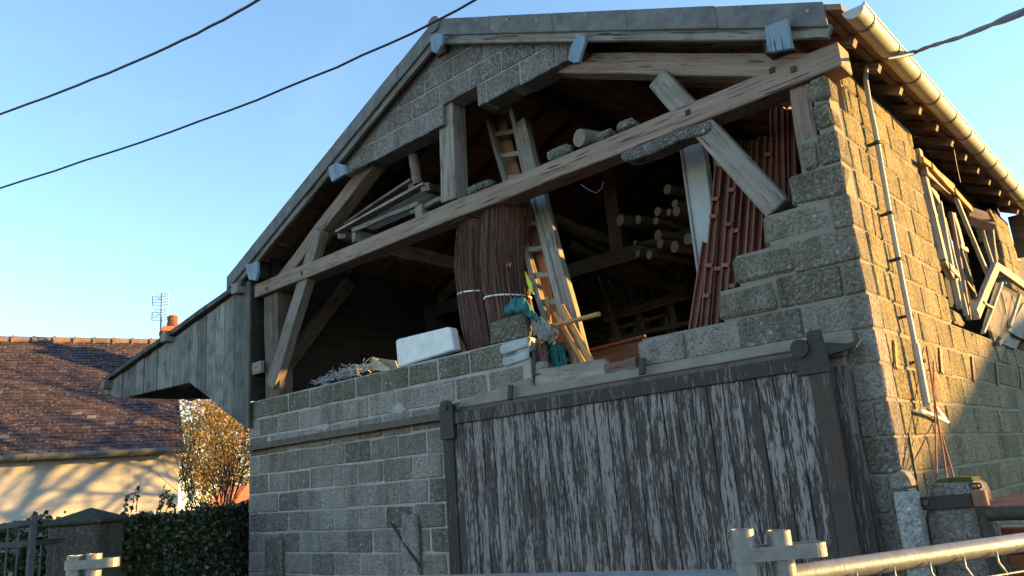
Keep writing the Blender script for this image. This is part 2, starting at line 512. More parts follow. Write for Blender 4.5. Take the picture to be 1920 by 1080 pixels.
def beam(name, p0, p1, w, h, mat, parent, up=(0, 0, 1), wob=0.006, seg=5, bev=0.008, label=None, taper=0.0):
    """a squared timber from p0 to p1: w across, h along 'up'; uneven like hewn wood"""
    p0, p1 = Vector(p0), Vector(p1)
    x = (p1 - p0).normalized()
    s = Vector(up).cross(x)
    if s.length < 1e-5: s = Vector((1, 0, 0)).cross(x)
    s.normalize()
    u = x.cross(s)
    L = (p1 - p0).length
    mw = Matrix((x, s, u)).transposed().to_4x4()
    mw.translation = p0
    mb = MB()
    vs, fs = [], []
    for i in range(seg + 1):
        t = i / seg
        oy, oz = rnd.uniform(-wob, wob), rnd.uniform(-wob, wob)
        ww, hh = w * (1 - taper * t), h * (1 - taper * t)
        for a, b in ((-1, -1), (1, -1), (1, 1), (-1, 1)):
            vs.append((L * t, a * ww / 2 + oy + rnd.uniform(-wob, wob) * .5, b * hh / 2 + oz + rnd.uniform(-wob, wob) * .5))
    for i in range(seg):
        o = i * 4
        for j in range(4):
            k = (j + 1) % 4
            fs.append((o + j, o + 4 + j, o + 4 + k, o + k))
    fs.append((0, 1, 2, 3)); e = seg * 4; fs.append((e + 3, e + 2, e + 1, e))
    fs = [tuple(reversed(q)) for q in fs]
    mb.poly(vs, fs)
    me = mb.mesh(name)
    bm = bmesh.new(); bm.from_mesh(me); bmesh.ops.recalc_face_normals(bm, faces=bm.faces); bm.to_mesh(me); bm.free()
    if bev: bevel_me(me, bev, 1, 40)
    return obj(name, me, mat, parent, mw, None, label)


# =================================================================== GROUND
def build_ground():
    m, nt, b = mat_new('ground', 0.95, 0, 0.1)
    k = N(nt)
    w = k.wcoords()
    a = k.noise(w, 0.7, 6, 0.65)
    f = k.noise(w, 25, 4, 0.7)
    c = k.mix(k.ramp(a, [(0.42, 0.0), (0.6, 1.0)]), (0.10, 0.09, 0.075), (0.05, 0.062, 0.025))
    c = k.mix(1.0, c, k.ramp(f, [(0.2, 0.6), (0.8, 1.3)]), 'MULTIPLY')
    k.l(c, b.inputs['Base Color'])
    k.bump(f, b, 0.6, 0.03)
    g = MB()
    g.poly([(-600, -600, 0), (600, -600, 0), (600, 900, 0), (-600, 900, 0)], [(0, 1, 2, 3)])
    g.build('ground', m, kind='structure')
    m2, nt, b = mat_new('asphalt', 0.9, 0, 0.2)
    k = N(nt); w = k.wcoords()
    k.l(k.mix(k.noise(w, 60, 4, 0.7), (0.035, 0.035, 0.036), (0.075, 0.073, 0.07)), b.inputs['Base Color'])
    k.bump(k.noise(w, 120, 3, 0.7), b, 0.5, 0.01)
    r = MB()
    d = Vector((0.33, 0.943, 0)); n = Vector((0.943, -0.33, 0))
    r.poly([(-60, -9.5, 0.004), (60, -9.5, 0.004), (60, -3.2, 0.004), (-60, -3.2, 0.004)], [(0, 1, 2, 3)])
    r.build('road', m2, kind='structure')

# =================================================================== BARN
Z0 = 0.014                       # course k runs from Z0 + .21 k
def zc(k): return Z0 + 0.21 * k
RIDGE_X, RIDGE_Z = -3.40, 5.99
SL, SR = 0.418, 0.462
XL, XR = -7.36, 0.20
YF, YB, YR = -0.12, 5.4, 6.0
def roof_z(x):
    return RIDGE_Z + SL * (x - RIDGE_X) if x < RIDGE_X else RIDGE_Z - SR * (x - RIDGE_X)


def build_barn():
    barn = thing('barn', 'half open concrete block barn with broken gable wall and weathered roof timbers', 'barn')
    T = 0.20
    # ---------------------------------------------------------------- front wall
    core = MB()
    def row(k, x0, x1):
        core.box(x0 + .006, x1 - .006, 0.008, T - .004, zc(k), zc(k + 1))
    for k in range(0, 10): row(k, -7.0, -3.45)
    row(10, -7.0, -3.45)
    core.box(-3.45, -2.64, .004, T - .004, zc(11), zc(13))
    for k in (11, 12): row(k, -7.0, -3.45)
    core.box(-3.06, -2.68, .022, T - .004, zc(13), zc(14) - .02)
    fw = core.build('front_wall', M['mortar'], barn)
    core = MB()
    for k in range(0, 11): core.box(-0.27, -.006, .013, T - .004, zc(k), zc(k + 1))
    step = {11: -1.60, 12: -0.95, 13: -0.80, 14: -0.56, 15: -0.34, 16: -0.24, 17: -0.125, 18: -0.125}
    for k, xs in step.items():
        core.box(xs + .025, -.006, .014, T - .004, zc(k), min(zc(k + 1), 3.962))
    pw = core.build('corner_pier', M['mortar_dark'], barn)

    def lay(k, x0, x1, first, mat, ztop=None, fw=fw):
        """blocks along X from the right-hand reference joint 'first'"""
        xs = [x0]
        x = first
        while x > x0: x -= 0.408
        while x < x1 - 0.02:
            if x > x0 + 0.05: xs.append(x)
            x += 0.408
        xs.append(x1)
        for a, b in zip(xs[:-1], xs[1:]):
            if b - a < 0.06: continue
            z1 = ztop if ztop else zc(k + 1)
            jx = rnd.uniform(-.004, .004)
            JJ = rnd.uniform(.010, .021) if fw is not pw else J
            block(fw, a + JJ / 2 + jx, (b - JJ / 2 + jx) if b < -.01 else .003, rnd.uniform(-.003, .003), T + .004, zc(k) + JJ / 2, z1 - JJ / 2, mat)
    for k in range(0, 13):
        x1 = -3.45 if k < 11 else -2.66
        lay(k, -7.0, x1, -7.0 if k % 2 == 0 else -6.79, M['block'] if k < 12 else M['block_pier'])
    # nib block at the end of the broken wall
    block(fw, -3.07, -2.66, 0, T, zc(13) + .006, zc(14) - .005, M['block_pier'], jit=.010, bev=.018)
    # right pier, stepping up to the roof
    for k in range(0, 11):
        if k % 2 == 0: lay(k, -0.18, 0.0, -0.09, M['block'], fw=pw)
        else: lay(k, -0.18, 0.0, 0.0, M['block'], fw=pw)
    for k, xs in step.items():
        top = min(zc(k + 1), 3.962)
        if k >= 17: xx = [xs, 0.0]
        elif k % 2 == 0:
            xx = [0.0, -0.128]; x = -0.128
        else:
            xx = [0.0]; x = 0.0
        if k < 17:
            while x - 0.408 > xs + 0.1: x -= 0.408; xx.append(x)
            xx.append(xs)
            xx = sorted(xx)
        for i, (a, b) in enumerate(zip(xx[:-1], xx[1:])):
            if b - a < .04: continue
            e = i == 0
            block(pw, a + (0 if e else J / 2), b - (J / 2 if b < -.01 else -.003), rnd.uniform(-.006, 0), T + .004, zc(k) + J / 2, top - J / 2,
                  M['block'] if k == 11 else M['block_pier'], jit=.006 if not e else .018, bev=.010 if not e else .02)
    # gable masonry left under the roof (blocks cut to the slope)
    gcore = MB()
    def under(x): return roof_z(x) - 0.16
    def clip(x0, x1, z0, z1):
        """rectangle clipped by the two slopes"""
        poly = [(x0, z0), (x1, z0), (x1, z1), (x0, z1)]
        for sx in (1, -1):
            out = []
            f = (lambda p: (RIDGE_Z - .16 + SL * (p[0] - RIDGE_X)) - p[1]) if sx == 1 else (lambda p: (RIDGE_Z - .16 - SR * (p[0] - RIDGE_X)) - p[1])
            for i in range(len(poly)):
                a, b = poly[i], poly[(i + 1) % len(poly)]
                fa, fb = f(a), f(b)
                if fa >= 0: out.append(a)
                if (fa >= 0) != (fb >= 0):
                    t = fa / (fa - fb)
                    out.append((a[0] + (b[0] - a[0]) * t, a[1] + (b[1] - a[1]) * t))
            poly = out
            if len(poly) < 3: return None
        return poly
    G0 = 4.958
    gw_rows = []
    rows = [(0, [(-5.07, -3.47), (-3.02, -1.90)]), (1, [(-5.2, -1.9)]), (2, [(-5.0, -2.0)]), (3, [(-4.6, -2.3)]), (4, [(-4.0, -2.7)])]
    for r_, spans in rows:
        z0, z1 = G0 + .21 * r_, G0 + .21 * (r_ + 1)
        for a, b in spans:
            q = clip(a + .012, b - .012, z0, z1)
            if q: gcore.prism([(x, 0.006, z) for x, z in q], (0, T - .012, 0))
    gw = gcore.build('gable_wall', M['mortar'], barn)
    for r_, spans in rows:
        z0, z1 = G0 + .21 * r_, G0 + .21 * (r_ + 1)
        for a, b in spans:
            x = -5.4 + (0.2 if r_ % 2 else 0.0) + 0.05
            edges = [a]
            while x < b:
                if a + .07 < x < b - .07: edges.append(x)
                x += 0.408
            edges.append(b)
            for e0, e1 in zip(edges[:-1], edges[1:]):
                q = clip(e0 + .006, e1 - .006, z0 + (.006 if r_ else 0), z1 - .006)
                if not q: continue
                cx_ = sum(p[0] for p in q) / len(q); cz_ = sum(p[1] for p in q) / len(q)
                ar = abs(sum(q[i][0] * q[(i + 1) % len(q)][1] - q[(i + 1) % len(q)][0] * q[i][1] for i in range(len(q)))) / 2
                if ar < .004: continue
                mb = MB()
                mb.prism([(x_ - cx_ + rnd.uniform(-.004, .004), rnd.uniform(-.004, 0), z_ - cz_ + (rnd.uniform(-.012, .004) if r_ == 0 and z_ < z0 + .02 else 0)) for x_, z_ in q], (0, T + .004, 0))
                mb.build('concrete_block', M['block_gable'], gw, bevel=.007, mw=Matrix.Translation((cx_, 0, cz_)))

    # ---------------------------------------------------------------- side wall (right)
    core = MB()
    SY1 = 1.96
    for k in range(0, 12): core.box(-T + .004, -.004, T, YB, zc(k), zc(k + 1))
    for k in range(12, 20):
        z1 = min(zc(k + 1), 4.16)
        core.box(-T + .004, -.004, T + (0 if k < 18 else .12), SY1 - .012, zc(k), z1)
    sw = core.build('side_wall', M['mortar_dark'], barn)
    n_side = 0
    rubble = MB()
    for k in range(0, 20):
        y_end = YB if k < 12 else SY1
        z1 = min(zc(k + 1), 4.165)
        ys = [0.0 if k % 2 == 0 and k < 18 else T + (.12 if k >= 18 else .008)]
        y = 0.408 if k % 2 == 0 else T + .41
        while y < y_end - .1:
            ys.append(y); y += 0.408
        ys.append(y_end)
        for a, b in zip(ys[:-1], ys[1:]):
            if k >= 18: z1 = min(zc(k + 1), 4.165) - rnd.uniform(0, .05 if k == 19 else 0)
            x0 = -T - .004
            if a == 0.0: x0 = -0.124      # the end of this block shows on the front
            if a == 0.0:
                me_x0 = -0.122
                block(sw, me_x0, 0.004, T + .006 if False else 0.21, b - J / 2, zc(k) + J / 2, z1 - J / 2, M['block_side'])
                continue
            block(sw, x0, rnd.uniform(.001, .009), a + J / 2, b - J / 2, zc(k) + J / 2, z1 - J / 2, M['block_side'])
    # the low wall steps up towards the window opening
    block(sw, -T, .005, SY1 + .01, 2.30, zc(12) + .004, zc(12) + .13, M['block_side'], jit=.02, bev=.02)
    # rust-coloured tile slips pushed into the joints
    for (u, v0, v1, w) in ((1677, 640, 690, .035), (1762, 655, 700, .045), (1822, 670, 715, .03), (1867, 680, 722, .03), (1912, 690, 730, .03)):
        a, b = atx(u, v0, .012), atx(u + 4, v1, .012)
        mb = MB(); mb.bar(a, b, w, .012, up=(1, 0, 0)); mb.build('tile_slip', M['rust_red'] if u > 1700 else M['pine'], sw)

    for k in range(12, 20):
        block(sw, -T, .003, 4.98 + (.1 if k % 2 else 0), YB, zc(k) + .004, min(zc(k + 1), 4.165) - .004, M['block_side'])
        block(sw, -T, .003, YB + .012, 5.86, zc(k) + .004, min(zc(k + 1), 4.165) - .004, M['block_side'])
    mb = MB(); mb.box(-.01, .16, YR + .02, YR + .05, 3.75, 4.27); mb.build('eave_end_board', M['oak_mid'], barn)
    # left wall and back wall (they close the dark interior; daylight shows through slits at the eaves)
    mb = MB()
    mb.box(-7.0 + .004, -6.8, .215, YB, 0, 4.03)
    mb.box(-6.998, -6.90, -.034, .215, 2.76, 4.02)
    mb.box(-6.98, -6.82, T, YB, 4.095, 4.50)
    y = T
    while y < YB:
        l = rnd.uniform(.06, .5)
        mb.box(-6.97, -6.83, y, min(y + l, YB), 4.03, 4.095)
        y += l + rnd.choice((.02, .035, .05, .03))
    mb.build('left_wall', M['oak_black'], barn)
    # boarded back wall with a small opening added near the right eaves, so that the low sun reaches the front brace
    P0 = aty(526, 690, .0)
    H = P0 + SUN_DIR * ((YB - P0.y) / SUN_DIR.y)
    hx0, hx1, hz0, hz1 = H.x - .18, H.x + .24, H.z - .26, H.z + .22
    def bz(x): return roof_z(x) - .05
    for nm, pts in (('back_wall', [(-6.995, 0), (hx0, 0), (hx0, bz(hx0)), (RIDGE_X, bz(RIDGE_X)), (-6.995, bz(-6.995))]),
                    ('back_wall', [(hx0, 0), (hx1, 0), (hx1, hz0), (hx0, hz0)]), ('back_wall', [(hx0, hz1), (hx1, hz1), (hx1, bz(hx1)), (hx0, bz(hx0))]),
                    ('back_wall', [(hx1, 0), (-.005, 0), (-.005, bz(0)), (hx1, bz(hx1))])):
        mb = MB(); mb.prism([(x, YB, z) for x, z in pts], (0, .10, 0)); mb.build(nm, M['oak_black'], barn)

    # ---------------------------------------------------------------- lintel, jamb, cement patches
    mb = MB()
    mb.prism([(-3.50, -.012, 2.262), (-.27, -.012, 2.262), (-.12, -.010, 2.225), (-.12, -.010, 2.335), (-1.58, -.012, 2.336), (-2.62, -.012, 2.335), (-2.66, -.012, 2.41), (-2.95, -.012, 2.375), (-3.46, -.012, 2.33)], (0, .205, 0))
    mb.build('lintel', M['cement'], barn, bevel=.008)
    mb = MB()
    mb.box(-.30, -.185, -.016, T - .01, 0.02, 2.222)
    mb.build('door_jamb', M['cement'], barn, bevel=.006)
    mb = MB()
    for x0, x1, z0, z1 in ((-2.95, -2.63, zc(12) + .115, zc(13) - .005), (-2.93, -2.64, zc(12) + .015, zc(12) + .095)):
        mb.prism([(x0, -.016, z0), (x0 + .04, -.016, z0 - .01), (x1, -.016, z0 + .015), (x1, -.016, z1), ((x0 + x1) / 2, -.016, z1 - .012), (x0, -.016, z1 - .02)], (0, .22, 0))
    mb.build('cement_patch', M['cement_pale'], barn, bevel=.008)
    for u, v, w, h in ((605, 800, .14, .07), (745, 768, .16, .09), (500, 825, .12, .06)):
        p = aty(u, v, -.010)
        mb = MB()
        mb.prism([(p.x + w * .85 * math.cos(q) * rnd.uniform(.6, 1.15), -.0035, p.z + h * .6 * math.sin(q) * rnd.uniform(.6, 1.2)) for q in [2 * math.pi * i / 16 for i in range(16)]], (0, .016, 0))
        mb.build('cement_smear', M['mortar'], barn, bevel=.003)
    for zz in (1.78, 1.705):
        mb = MB(); mb.box(-3.62, -3.45, -.012, .08, zz - .03, zz + .03); mb.build('brick', M['brick'], fw, bevel=.006)
    # old concrete stubs standing against the left wall
    for x0, x1, zt in ((-6.58, -6.24, 1.225), (-4.28, -4.05, 1.40)):
        mb = MB()
        mb.prism([(x0, -.05, 0), (x1, -.05, 0), (x1 - .01, -.05, zt - .03), (x1 - .09, -.05, zt + .01), ((x0 + x1) / 2, -.05, zt - .015), (x0 + .03, -.05, zt + .015), (x0 + .006, -.05, zt - .02)], (0, .046, 0))
        mb.build('concrete_stub', M['block'], barn, bevel=.012)

    # ---------------------------------------------------------------- sliding door rail and door
    mb = MB()
    mb.box(-6.95, -.16, -.065, -.014, 2.185, 2.25)
    mb.box(-6.95, -.16, -.085, -.065, 2.178, 2.20)
    rail = mb.build('door_rail', M['rust_rail'], barn, bevel=.004)
    for u, v in ((958, 738), (1205, 690)):
        p = aty(u, v, -.06)
        q = MB(); q.bar((p.x, -.075, p.z - .05), (p.x + .005, -.06, p.z + .07), .055, .02, up=(0, 1, 0)); q.build('rail_bracket', M['black_iron'], rail, bevel=.006)
    dm = MB()
    DX0, DX1, DY = -3.44, -.365, -.125
    dm.box(DX0, DX1 + .2, DY + .03, DY + .055, .06, 2.12)
    door = dm.build('sliding_door', M['peel_dark'], barn)
    n = 27
    wpl = (DX1 - DX0) / n
    for i in range(n):
        x0 = DX0 + i * wpl
        mb = MB(); mb.box(-wpl / 2 + .003, wpl / 2 - .003, -.0125, .0125, -1.0, 1.045)
        mb.build('door_plank', M['peel'], door, bevel=.004, mw=Matrix.Translation((x0 + wpl / 2, DY + rnd.uniform(-.003, .003) + .012, 1.075)))
    mb = MB(); mb.box(DX0 - .02, -.30, DY - .022, DY + .028, 2.118, 2.212); mb.build('door_top_rail', M['peel_dark'], door, bevel=.005)
    mb = MB(); mb.box(DX1 + .002, -.245, DY - .02, DY + .028, .06, 2.115); mb.build('door_stile', M['peel_brown'], door, bevel=.005)
    mb = MB(); mb.box(DX0 - .13, DX0 - .005, DY - .01, DY + .025, .06, 2.075); mb.build('door_stile', M['peel_dark'], door, bevel=.005)
    # roller hangers
    mb = MB()
    mb.prism([(-3.57, -.165, 2.0), (-3.40, -.165, 2.0), (-3.405, -.165, 2.28), (-3.43, -.165, 2.315), (-3.485, -.165, 2.33), (-3.54, -.165, 2.315), (-3.565, -.165, 2.28)], (0, .018, 0))
    mb.tube([(-3.485, -.18, 2.27), (-3.485, -.06, 2.27)], .03, 12)
    mb.build('roller_hanger', M['black_iron'], door, bevel=.003)
    mb = MB()
    c = aty(1532, 650, -.16)
    mb.prism([(c.x - .15, -.16, 2.09), (c.x + .05, -.16, 2.09), (c.x + .05, -.16, c.z - .02), (c.x + .03, -.16, c.z + .10), (c.x - .05, -.16, c.z + .10), (c.x - .055, -.16, c.z + .03), (c.x - .15, -.16, c.z + .0)], (0, .02, 0))
    mb.tube([(c.x - .10, -.18, c.z + .005), (c.x - .10, -.06, c.z + .005)], .055, 14)
    mb.prism([(c.x + .04, -.155, c.z - .06), (c.x + .20, -.12, c.z - .035), (c.x + .235, -.11, c.z + .01), (c.x + .16, -.12, c.z - .005), (c.x + .04, -.155, c.z + .02)], (0, .025, 0))
    mb.build('roller_hanger', M['black_iron'], door, bevel=.003)

    # ---------------------------------------------------------------- timber frame
    beam('tie_beam', (-6.88, .08, 4.06), (.115, .08, 4.05), .20, .165, M['oak'], barn, seg=12, wob=.006)
    for u, v in ((566, 512), (1290, 211), (1448, 132), (1488, 130), (500, 541)):
        p = aty(u, v, -.02)
        mb = MB(); mb.box(p.x - .02, p.x + .02, -.026, .0, p.z - .02, p.z + .02); mb.build('peg', M['oak_dark'], barn)
    beam('corner_post', (-6.58, .13, 2.745), (-6.60, .13, 3.972), .30, .18, M['oak_mid'], barn, up=(0, 1, 0), seg=7, wob=.010)
    mb = MB(); p = aty(485, 690, .0); mb.box(p.x - .12, p.x + .10, -.03, .02, p.z - .07, p.z + .07); mb.build('post_cleat', M['oak_grey'], barn, bevel=.006)
    beam('corner_post', (-.215, .12, 2.9), (-.175, .12, 3.968), .14, .17, M['oak'], barn, up=(0, 1, 0), seg=6)
    beam('king_post', aty(853, 380, .14), aty(853, 380, .14) + Vector((.07, 0, 1.60)), .20, .18, M['oak_grey'], barn, up=(0, 1, 0), seg=6, wob=.004)
    # braces, halved over the tie beam
    beam('brace', aty(514, 724, .06), aty(603, 432, .06), .185, .11, M['oak_grey'], barn, up=(0, 1, 0), seg=6)
    beam('brace', aty(1237, 150, .07), aty(1463, 393, .07), .17, .12, M['oak_grey'], barn, up=(0, 1, 0), seg=6)
    # principal rafters
    beam('principal_rafter', aty(527, 538, .16), Vector((-3.55, .16, 5.62)), .17, .17, M['oak'], barn, up=(0, 1, 0), seg=7)
    beam('principal_rafter', Vector((-3.25, .16, 5.55)), aty(1530, 130, .16) , .17, .17, M['oak'], barn, up=(0, 1, 0), seg=7)
    a = aty(1035, 150, .20); b = aty(1470, 132, .20)
    # second and third trusses, their interior dimness put into dark oak
    for yy in (2.7, 5.15):
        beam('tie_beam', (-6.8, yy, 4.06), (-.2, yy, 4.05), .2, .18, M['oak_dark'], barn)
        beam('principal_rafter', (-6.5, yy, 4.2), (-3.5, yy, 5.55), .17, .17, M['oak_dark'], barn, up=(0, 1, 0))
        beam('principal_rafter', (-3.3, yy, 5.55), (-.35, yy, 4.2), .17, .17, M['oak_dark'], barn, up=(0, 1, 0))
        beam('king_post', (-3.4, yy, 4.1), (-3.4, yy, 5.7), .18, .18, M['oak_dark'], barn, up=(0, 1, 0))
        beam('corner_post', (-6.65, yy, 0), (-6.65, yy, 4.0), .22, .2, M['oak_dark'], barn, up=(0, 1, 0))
    beam('brace', atx(532, 690, -6.66), atx(655, 530, -6.66), .12, .16, M['oak_mid'], barn)  # browner oak dims this inner brace: shade put into its colour
    beam('tie_beam', aty(724, 468, .9), aty(870, 500, 2.0), .15, .17, M['oak'], barn)
    # purlins with their painted end boards
    specs = [(-7.00, 4.35, .15, .20), (-5.17, 5.03, .17, .18), (RIDGE_X - .02, 5.75, .15, .18), (-1.86, 5.02, .17, .18), (-.25, 4.32, .17, .18)]
    for (x, z, w, h) in specs:
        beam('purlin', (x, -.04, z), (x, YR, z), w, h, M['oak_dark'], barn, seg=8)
    def endboard(px):
        P = [aty(u, v, -.19) for u, v in px]
        mb = MB(); mb.prism(P, (0, .035, 0)); mb.build('purlin_end_board', M['blue'], barn, bevel=.004)
    endboard([(615, 313), (630, 305), (645, 309), (650, 325), (640, 330), (622, 341), (617, 330)])
    endboard([(805, 70), (815, 61), (829, 64), (828, 82), (818, 100), (809, 96)])
    endboard([(1082, 62), (1099, 70), (1085, 116), (1075, 118), (1064, 112), (1068, 90)])
    endboard([(1433, 50), (1476, 34), (1486, 90), (1439, 99)])
    endboard([(460, 494), (466, 495), (482, 490), (483, 508), (479, 526), (466, 524), (462, 510)])

    # ---------------------------------------------------------------- roof
    rf = MB()
    OV = 0.03
    for side in (-1, 1):
        xe = XL if side < 0 else XR
        ze = roof_z(xe)
        rf.prism([(RIDGE_X, YF + .02, RIDGE_Z - .004), (xe, YF + .02, ze - .004), (xe, YF + .02, ze - .045), (RIDGE_X, YF + .02, RIDGE_Z - .045)], (0, YR + .3 - YF, 0))
    roof = rf.build('roof', M['tile_under'], barn)
    # battens and rafters under the tiles
    for side in (-1, 1):
        xe = -7.15 if side < 0 else .135
        L = abs(xe - RIDGE_X)
        y = .32
        while y < YR:
            p0 = Vector((RIDGE_X + side * .02, y, RIDGE_Z - .098)); p1 = Vector((xe, y, roof_z(xe) - .098))
            beam('rafter', p0, p1, .06, .065, M['oak_dark'] if side < 0 else M['oak'], roof, seg=3, wob=.003, bev=0)  # right side lighter: lens flare under the eave put into the wood
            y += .5
        bt = MB()
        nb = int(L / .31)
        for i in range(nb + 1):
            x = RIDGE_X + side * (.08 + i * .31)
            if side > 0 and x > xe + .03: break
            bt.bar((x, YF + .06, roof_z(x) - .056), (x, YR + .2, roof_z(x) - .056), .045, .022)
        bt.build('batten', M['oak'], roof)
    # verge: cement verge tiles (one part each) over a wooden barge board
    vm = M['verge']
    def verge(p_ridge, p_eave, pieces, wood_to):
        d = (p_eave - p_ridge)
        for i in range(pieces):
            a, b = p_ridge + d * (i / pieces), p_ridge + d * ((i + 1) / pieces)
            dz = rnd.uniform(-.006, .006)
            mb = MB()
            y = YF - .012 * (i % 2) * 0.4
            A, B = a + Vector((0, 0, dz)), b + Vector((0, 0, dz))
            mb.prism([(A.x, y, A.z + .012), (B.x, y, B.z + .012), (B.x, y, B.z - .165), (A.x, y, A.z - .165)], (0, .028, 0))
            mb.prism([(A.x, y + .028, A.z + .012), (B.x, y + .028, B.z + .012), (B.x, y + .028, B.z - .003), (A.x, y + .028, A.z - .003)], (0, .16, 0))
            mb.build('verge_tile', vm, roof, bevel=.006)
        s = -1 if p_eave.x < p_ridge.x else 1
        off = Vector((0, .045, -.195))
        beam('barge_board', p_ridge + off, p_ridge + d * wood_to + off, .04, .085, M['fascia'], roof, seg=8, wob=.003, bev=.004)
    verge(Vector((RIDGE_X, YF, RIDGE_Z)), Vector((XL, YF, roof_z(XL))), 7, .99)
    verge(Vector((RIDGE_X, YF, RIDGE_Z)), Vector((.105, YF, roof_z(.105))), 5, 1.0)
    mb = MB()
    for i in range(19):
        y = YF - .02 + i * .38
        mb.tube([(RIDGE_X, y, RIDGE_Z - .055), (RIDGE_X, y + .40, RIDGE_Z - .06)], .085, 12)
    mb.build('ridge_cap', vm, roof)
    # ---------------------------------------------------------------- gutter
    GX, GZ, GR = .272, 4.235, .066
    gm = MB()
    NS = 12
    def half(r, y): return [(GX + r * math.cos(a), y, GZ + r * math.sin(a)) for a in [math.pi + math.pi * j / NS for j in range(NS + 1)]]
    y0, y1 = -.14, YR + .2
    A, B, C_, D_ = half(GR, y0), half(GR, y1), half(GR - .004, y0), half(GR - .004, y1)
    nS = NS + 1
    gm.poly(A + B + C_ + D_, [(i, i + 1, nS + i + 1, nS + i) for i in range(NS)] + [(2 * nS + i + 1, 2 * nS + i, 3 * nS + i, 3 * nS + i + 1) for i in range(NS)])
    gm.tube([(GX + GR, y0, GZ + .004), (GX + GR, y1, GZ + .004)], .009, 8)
    gm.poly(A, [tuple(range(nS))])
    gut = gm.build('gutter', M['zinc'], barn, smooth=False)
    for p in gut.data.polygons: p.use_smooth = True
    for y in [.06 + .5 * i for i in range(14)]:
        mb = MB()
        pts = [(GX + (GR + .004) * math.cos(a), y, GZ + (GR + .004) * math.sin(a)) for a in [math.pi + math.pi * j / 10 for j in range(11)]]
        for p, q in zip(pts[:-1], pts[1:]): mb.bar(p, q, .022, .004, up=(p[0] - GX, 0, p[2] - GZ))
        mb.build('gutter_bracket', M['galv'] if False else M['zinc_dark'], gut)
    # ---------------------------------------------------------------- service pipe on the side wall
    pm = MB()
    px = [(1688, 104), (1660, 106), (1636, 112), (1624, 128), (1623, 150), (1630, 195), (1640, 240), (1668, 400), (1694, 540), (1722, 680)]
    pts = [atx(u, v, .06) for u, v in px]
    pm.tube(pts, .017, 12)
    pm2 = MB(); pm2.tube([atx(1716, 645, .062), atx(1738, 762, .062)], .023, 12)
    pipe = pm.build('service_pipe', M['pvc'], barn, smooth=True)
    pm2.build('pipe_sleeve', M['pvc'], pipe, smooth=True)
    for u, v in ((1644, 268), (1668, 400), (1684, 486), (1706, 592), (1729, 677)):
        p = atx(u, v, .06)
        mb = MB(); mb.tube([p + Vector((0, 0, -.01)), p + Vector((0, 0, .01))], .026, 12); mb.box(-.0, p.x, p.y - .012, p.y + .012, p.z - .008, p.z + .008)
        mb.build('pipe_clip', M['black_iron'], pipe)

    # ---------------------------------------------------------------- lean-to canopy on the left, boarded front
    bx = [-7.03]
    while bx[-1] > -11.05: bx.append(bx[-1] - rnd.uniform(.205, .25))
    cm_ = MB()
    def ctop(x): return 4.17 + (x + 7.03) * .148 - .012 * math.sin((x + 7.03) / -4.1 * math.pi)
    def cbot(x):
        P = [(-11.2, 3.46), (-11.05, 3.42), (-10.95, 3.30), (-10.38, 3.235), (-10.05, 3.225), (-8.40, 3.172), (-7.03, 2.47), (-6.9, 2.45)]
        for (a, za), (b, zb) in zip(P[:-1], P[1:]):
            if a <= x <= b: return za + (zb - za) * (x - a) / (b - a)
        return 3.4
    # roof sheet and beams of the canopy
    DEP = 1.25
    cm_.prism([(-7.0, -.10, ctop(-7.0) + .03), (-11.22, -.10, ctop(-11.22) + .03), (-11.22, -.10, ctop(-11.22) - .015), (-7.0, -.10, ctop(-7.0) - .015)], (0, DEP + .1, 0))
    can = cm_.build('canopy', M['soffit'], barn)
    for i in range(len(bx) - 1):
        b, a = bx[i] - .0025, bx[i + 1] + .0025
        mid = (a + b) / 2
        xs = [a, b]
        for xk in (-8.40, -10.05):
            if a < xk < b: xs.append(xk)
        xs = sorted(xs)
        pts = [(x, cbot(x)) for x in xs] + [(x, ctop(x) - .02) for x in reversed(xs)]
        yo = rnd.uniform(-.014, .006)
        mb = MB()
        mb.prism([(x - mid, 0, z - 3.5) for x, z in pts], (0, .024, 0))
        mb.build('canopy_board', M['board_grey'], can, bevel=.010, mw=Matrix.Translation((mid, -.05 + yo, 3.5)))
    mb = MB(); mb.box(-7.025, -6.905, -.065, -.035, 2.44, 4.2); mb.build('canopy_board', M['board_grey'], can, bevel=.004)
    for x, z in ((-11.0, 3.50), (-8.98, 3.87), (-7.08, 4.13)):
        beam('canopy_purlin', (x, -.17, z), (x, DEP, z), .15, .13, M['oak_grey'], can, wob=.004)
    beam('canopy_purlin', (-10.35, 0, 3.29), (-10.35, DEP, 3.31), .12, .14, M['oak_dark'], can)
    mb = MB(); mb.box(-11.1, -7.0, DEP - .04, DEP, 3.30, 3.55); mb.build('canopy_back_board', M['soffit'], can)
    beam('canopy_edge', (-6.98, -.11, ctop(-6.98) + .012), (-11.24, -.11, ctop(-11.24) + .012), .03, .06, M['peel_dark'], can, seg=8, bev=0)
    return barn


# =================================================================== WINDOW LEFTOVERS in the side opening
def stick(name, u0, v0, u1, v1, x0, x1, w, t, mat, parent=None):
    return beam(name, atx(u0, v0, x0), atx(u1, v1, x1), w, t, mat, parent, up=(1, 0, 0), wob=.003, seg=2, bev=.003)

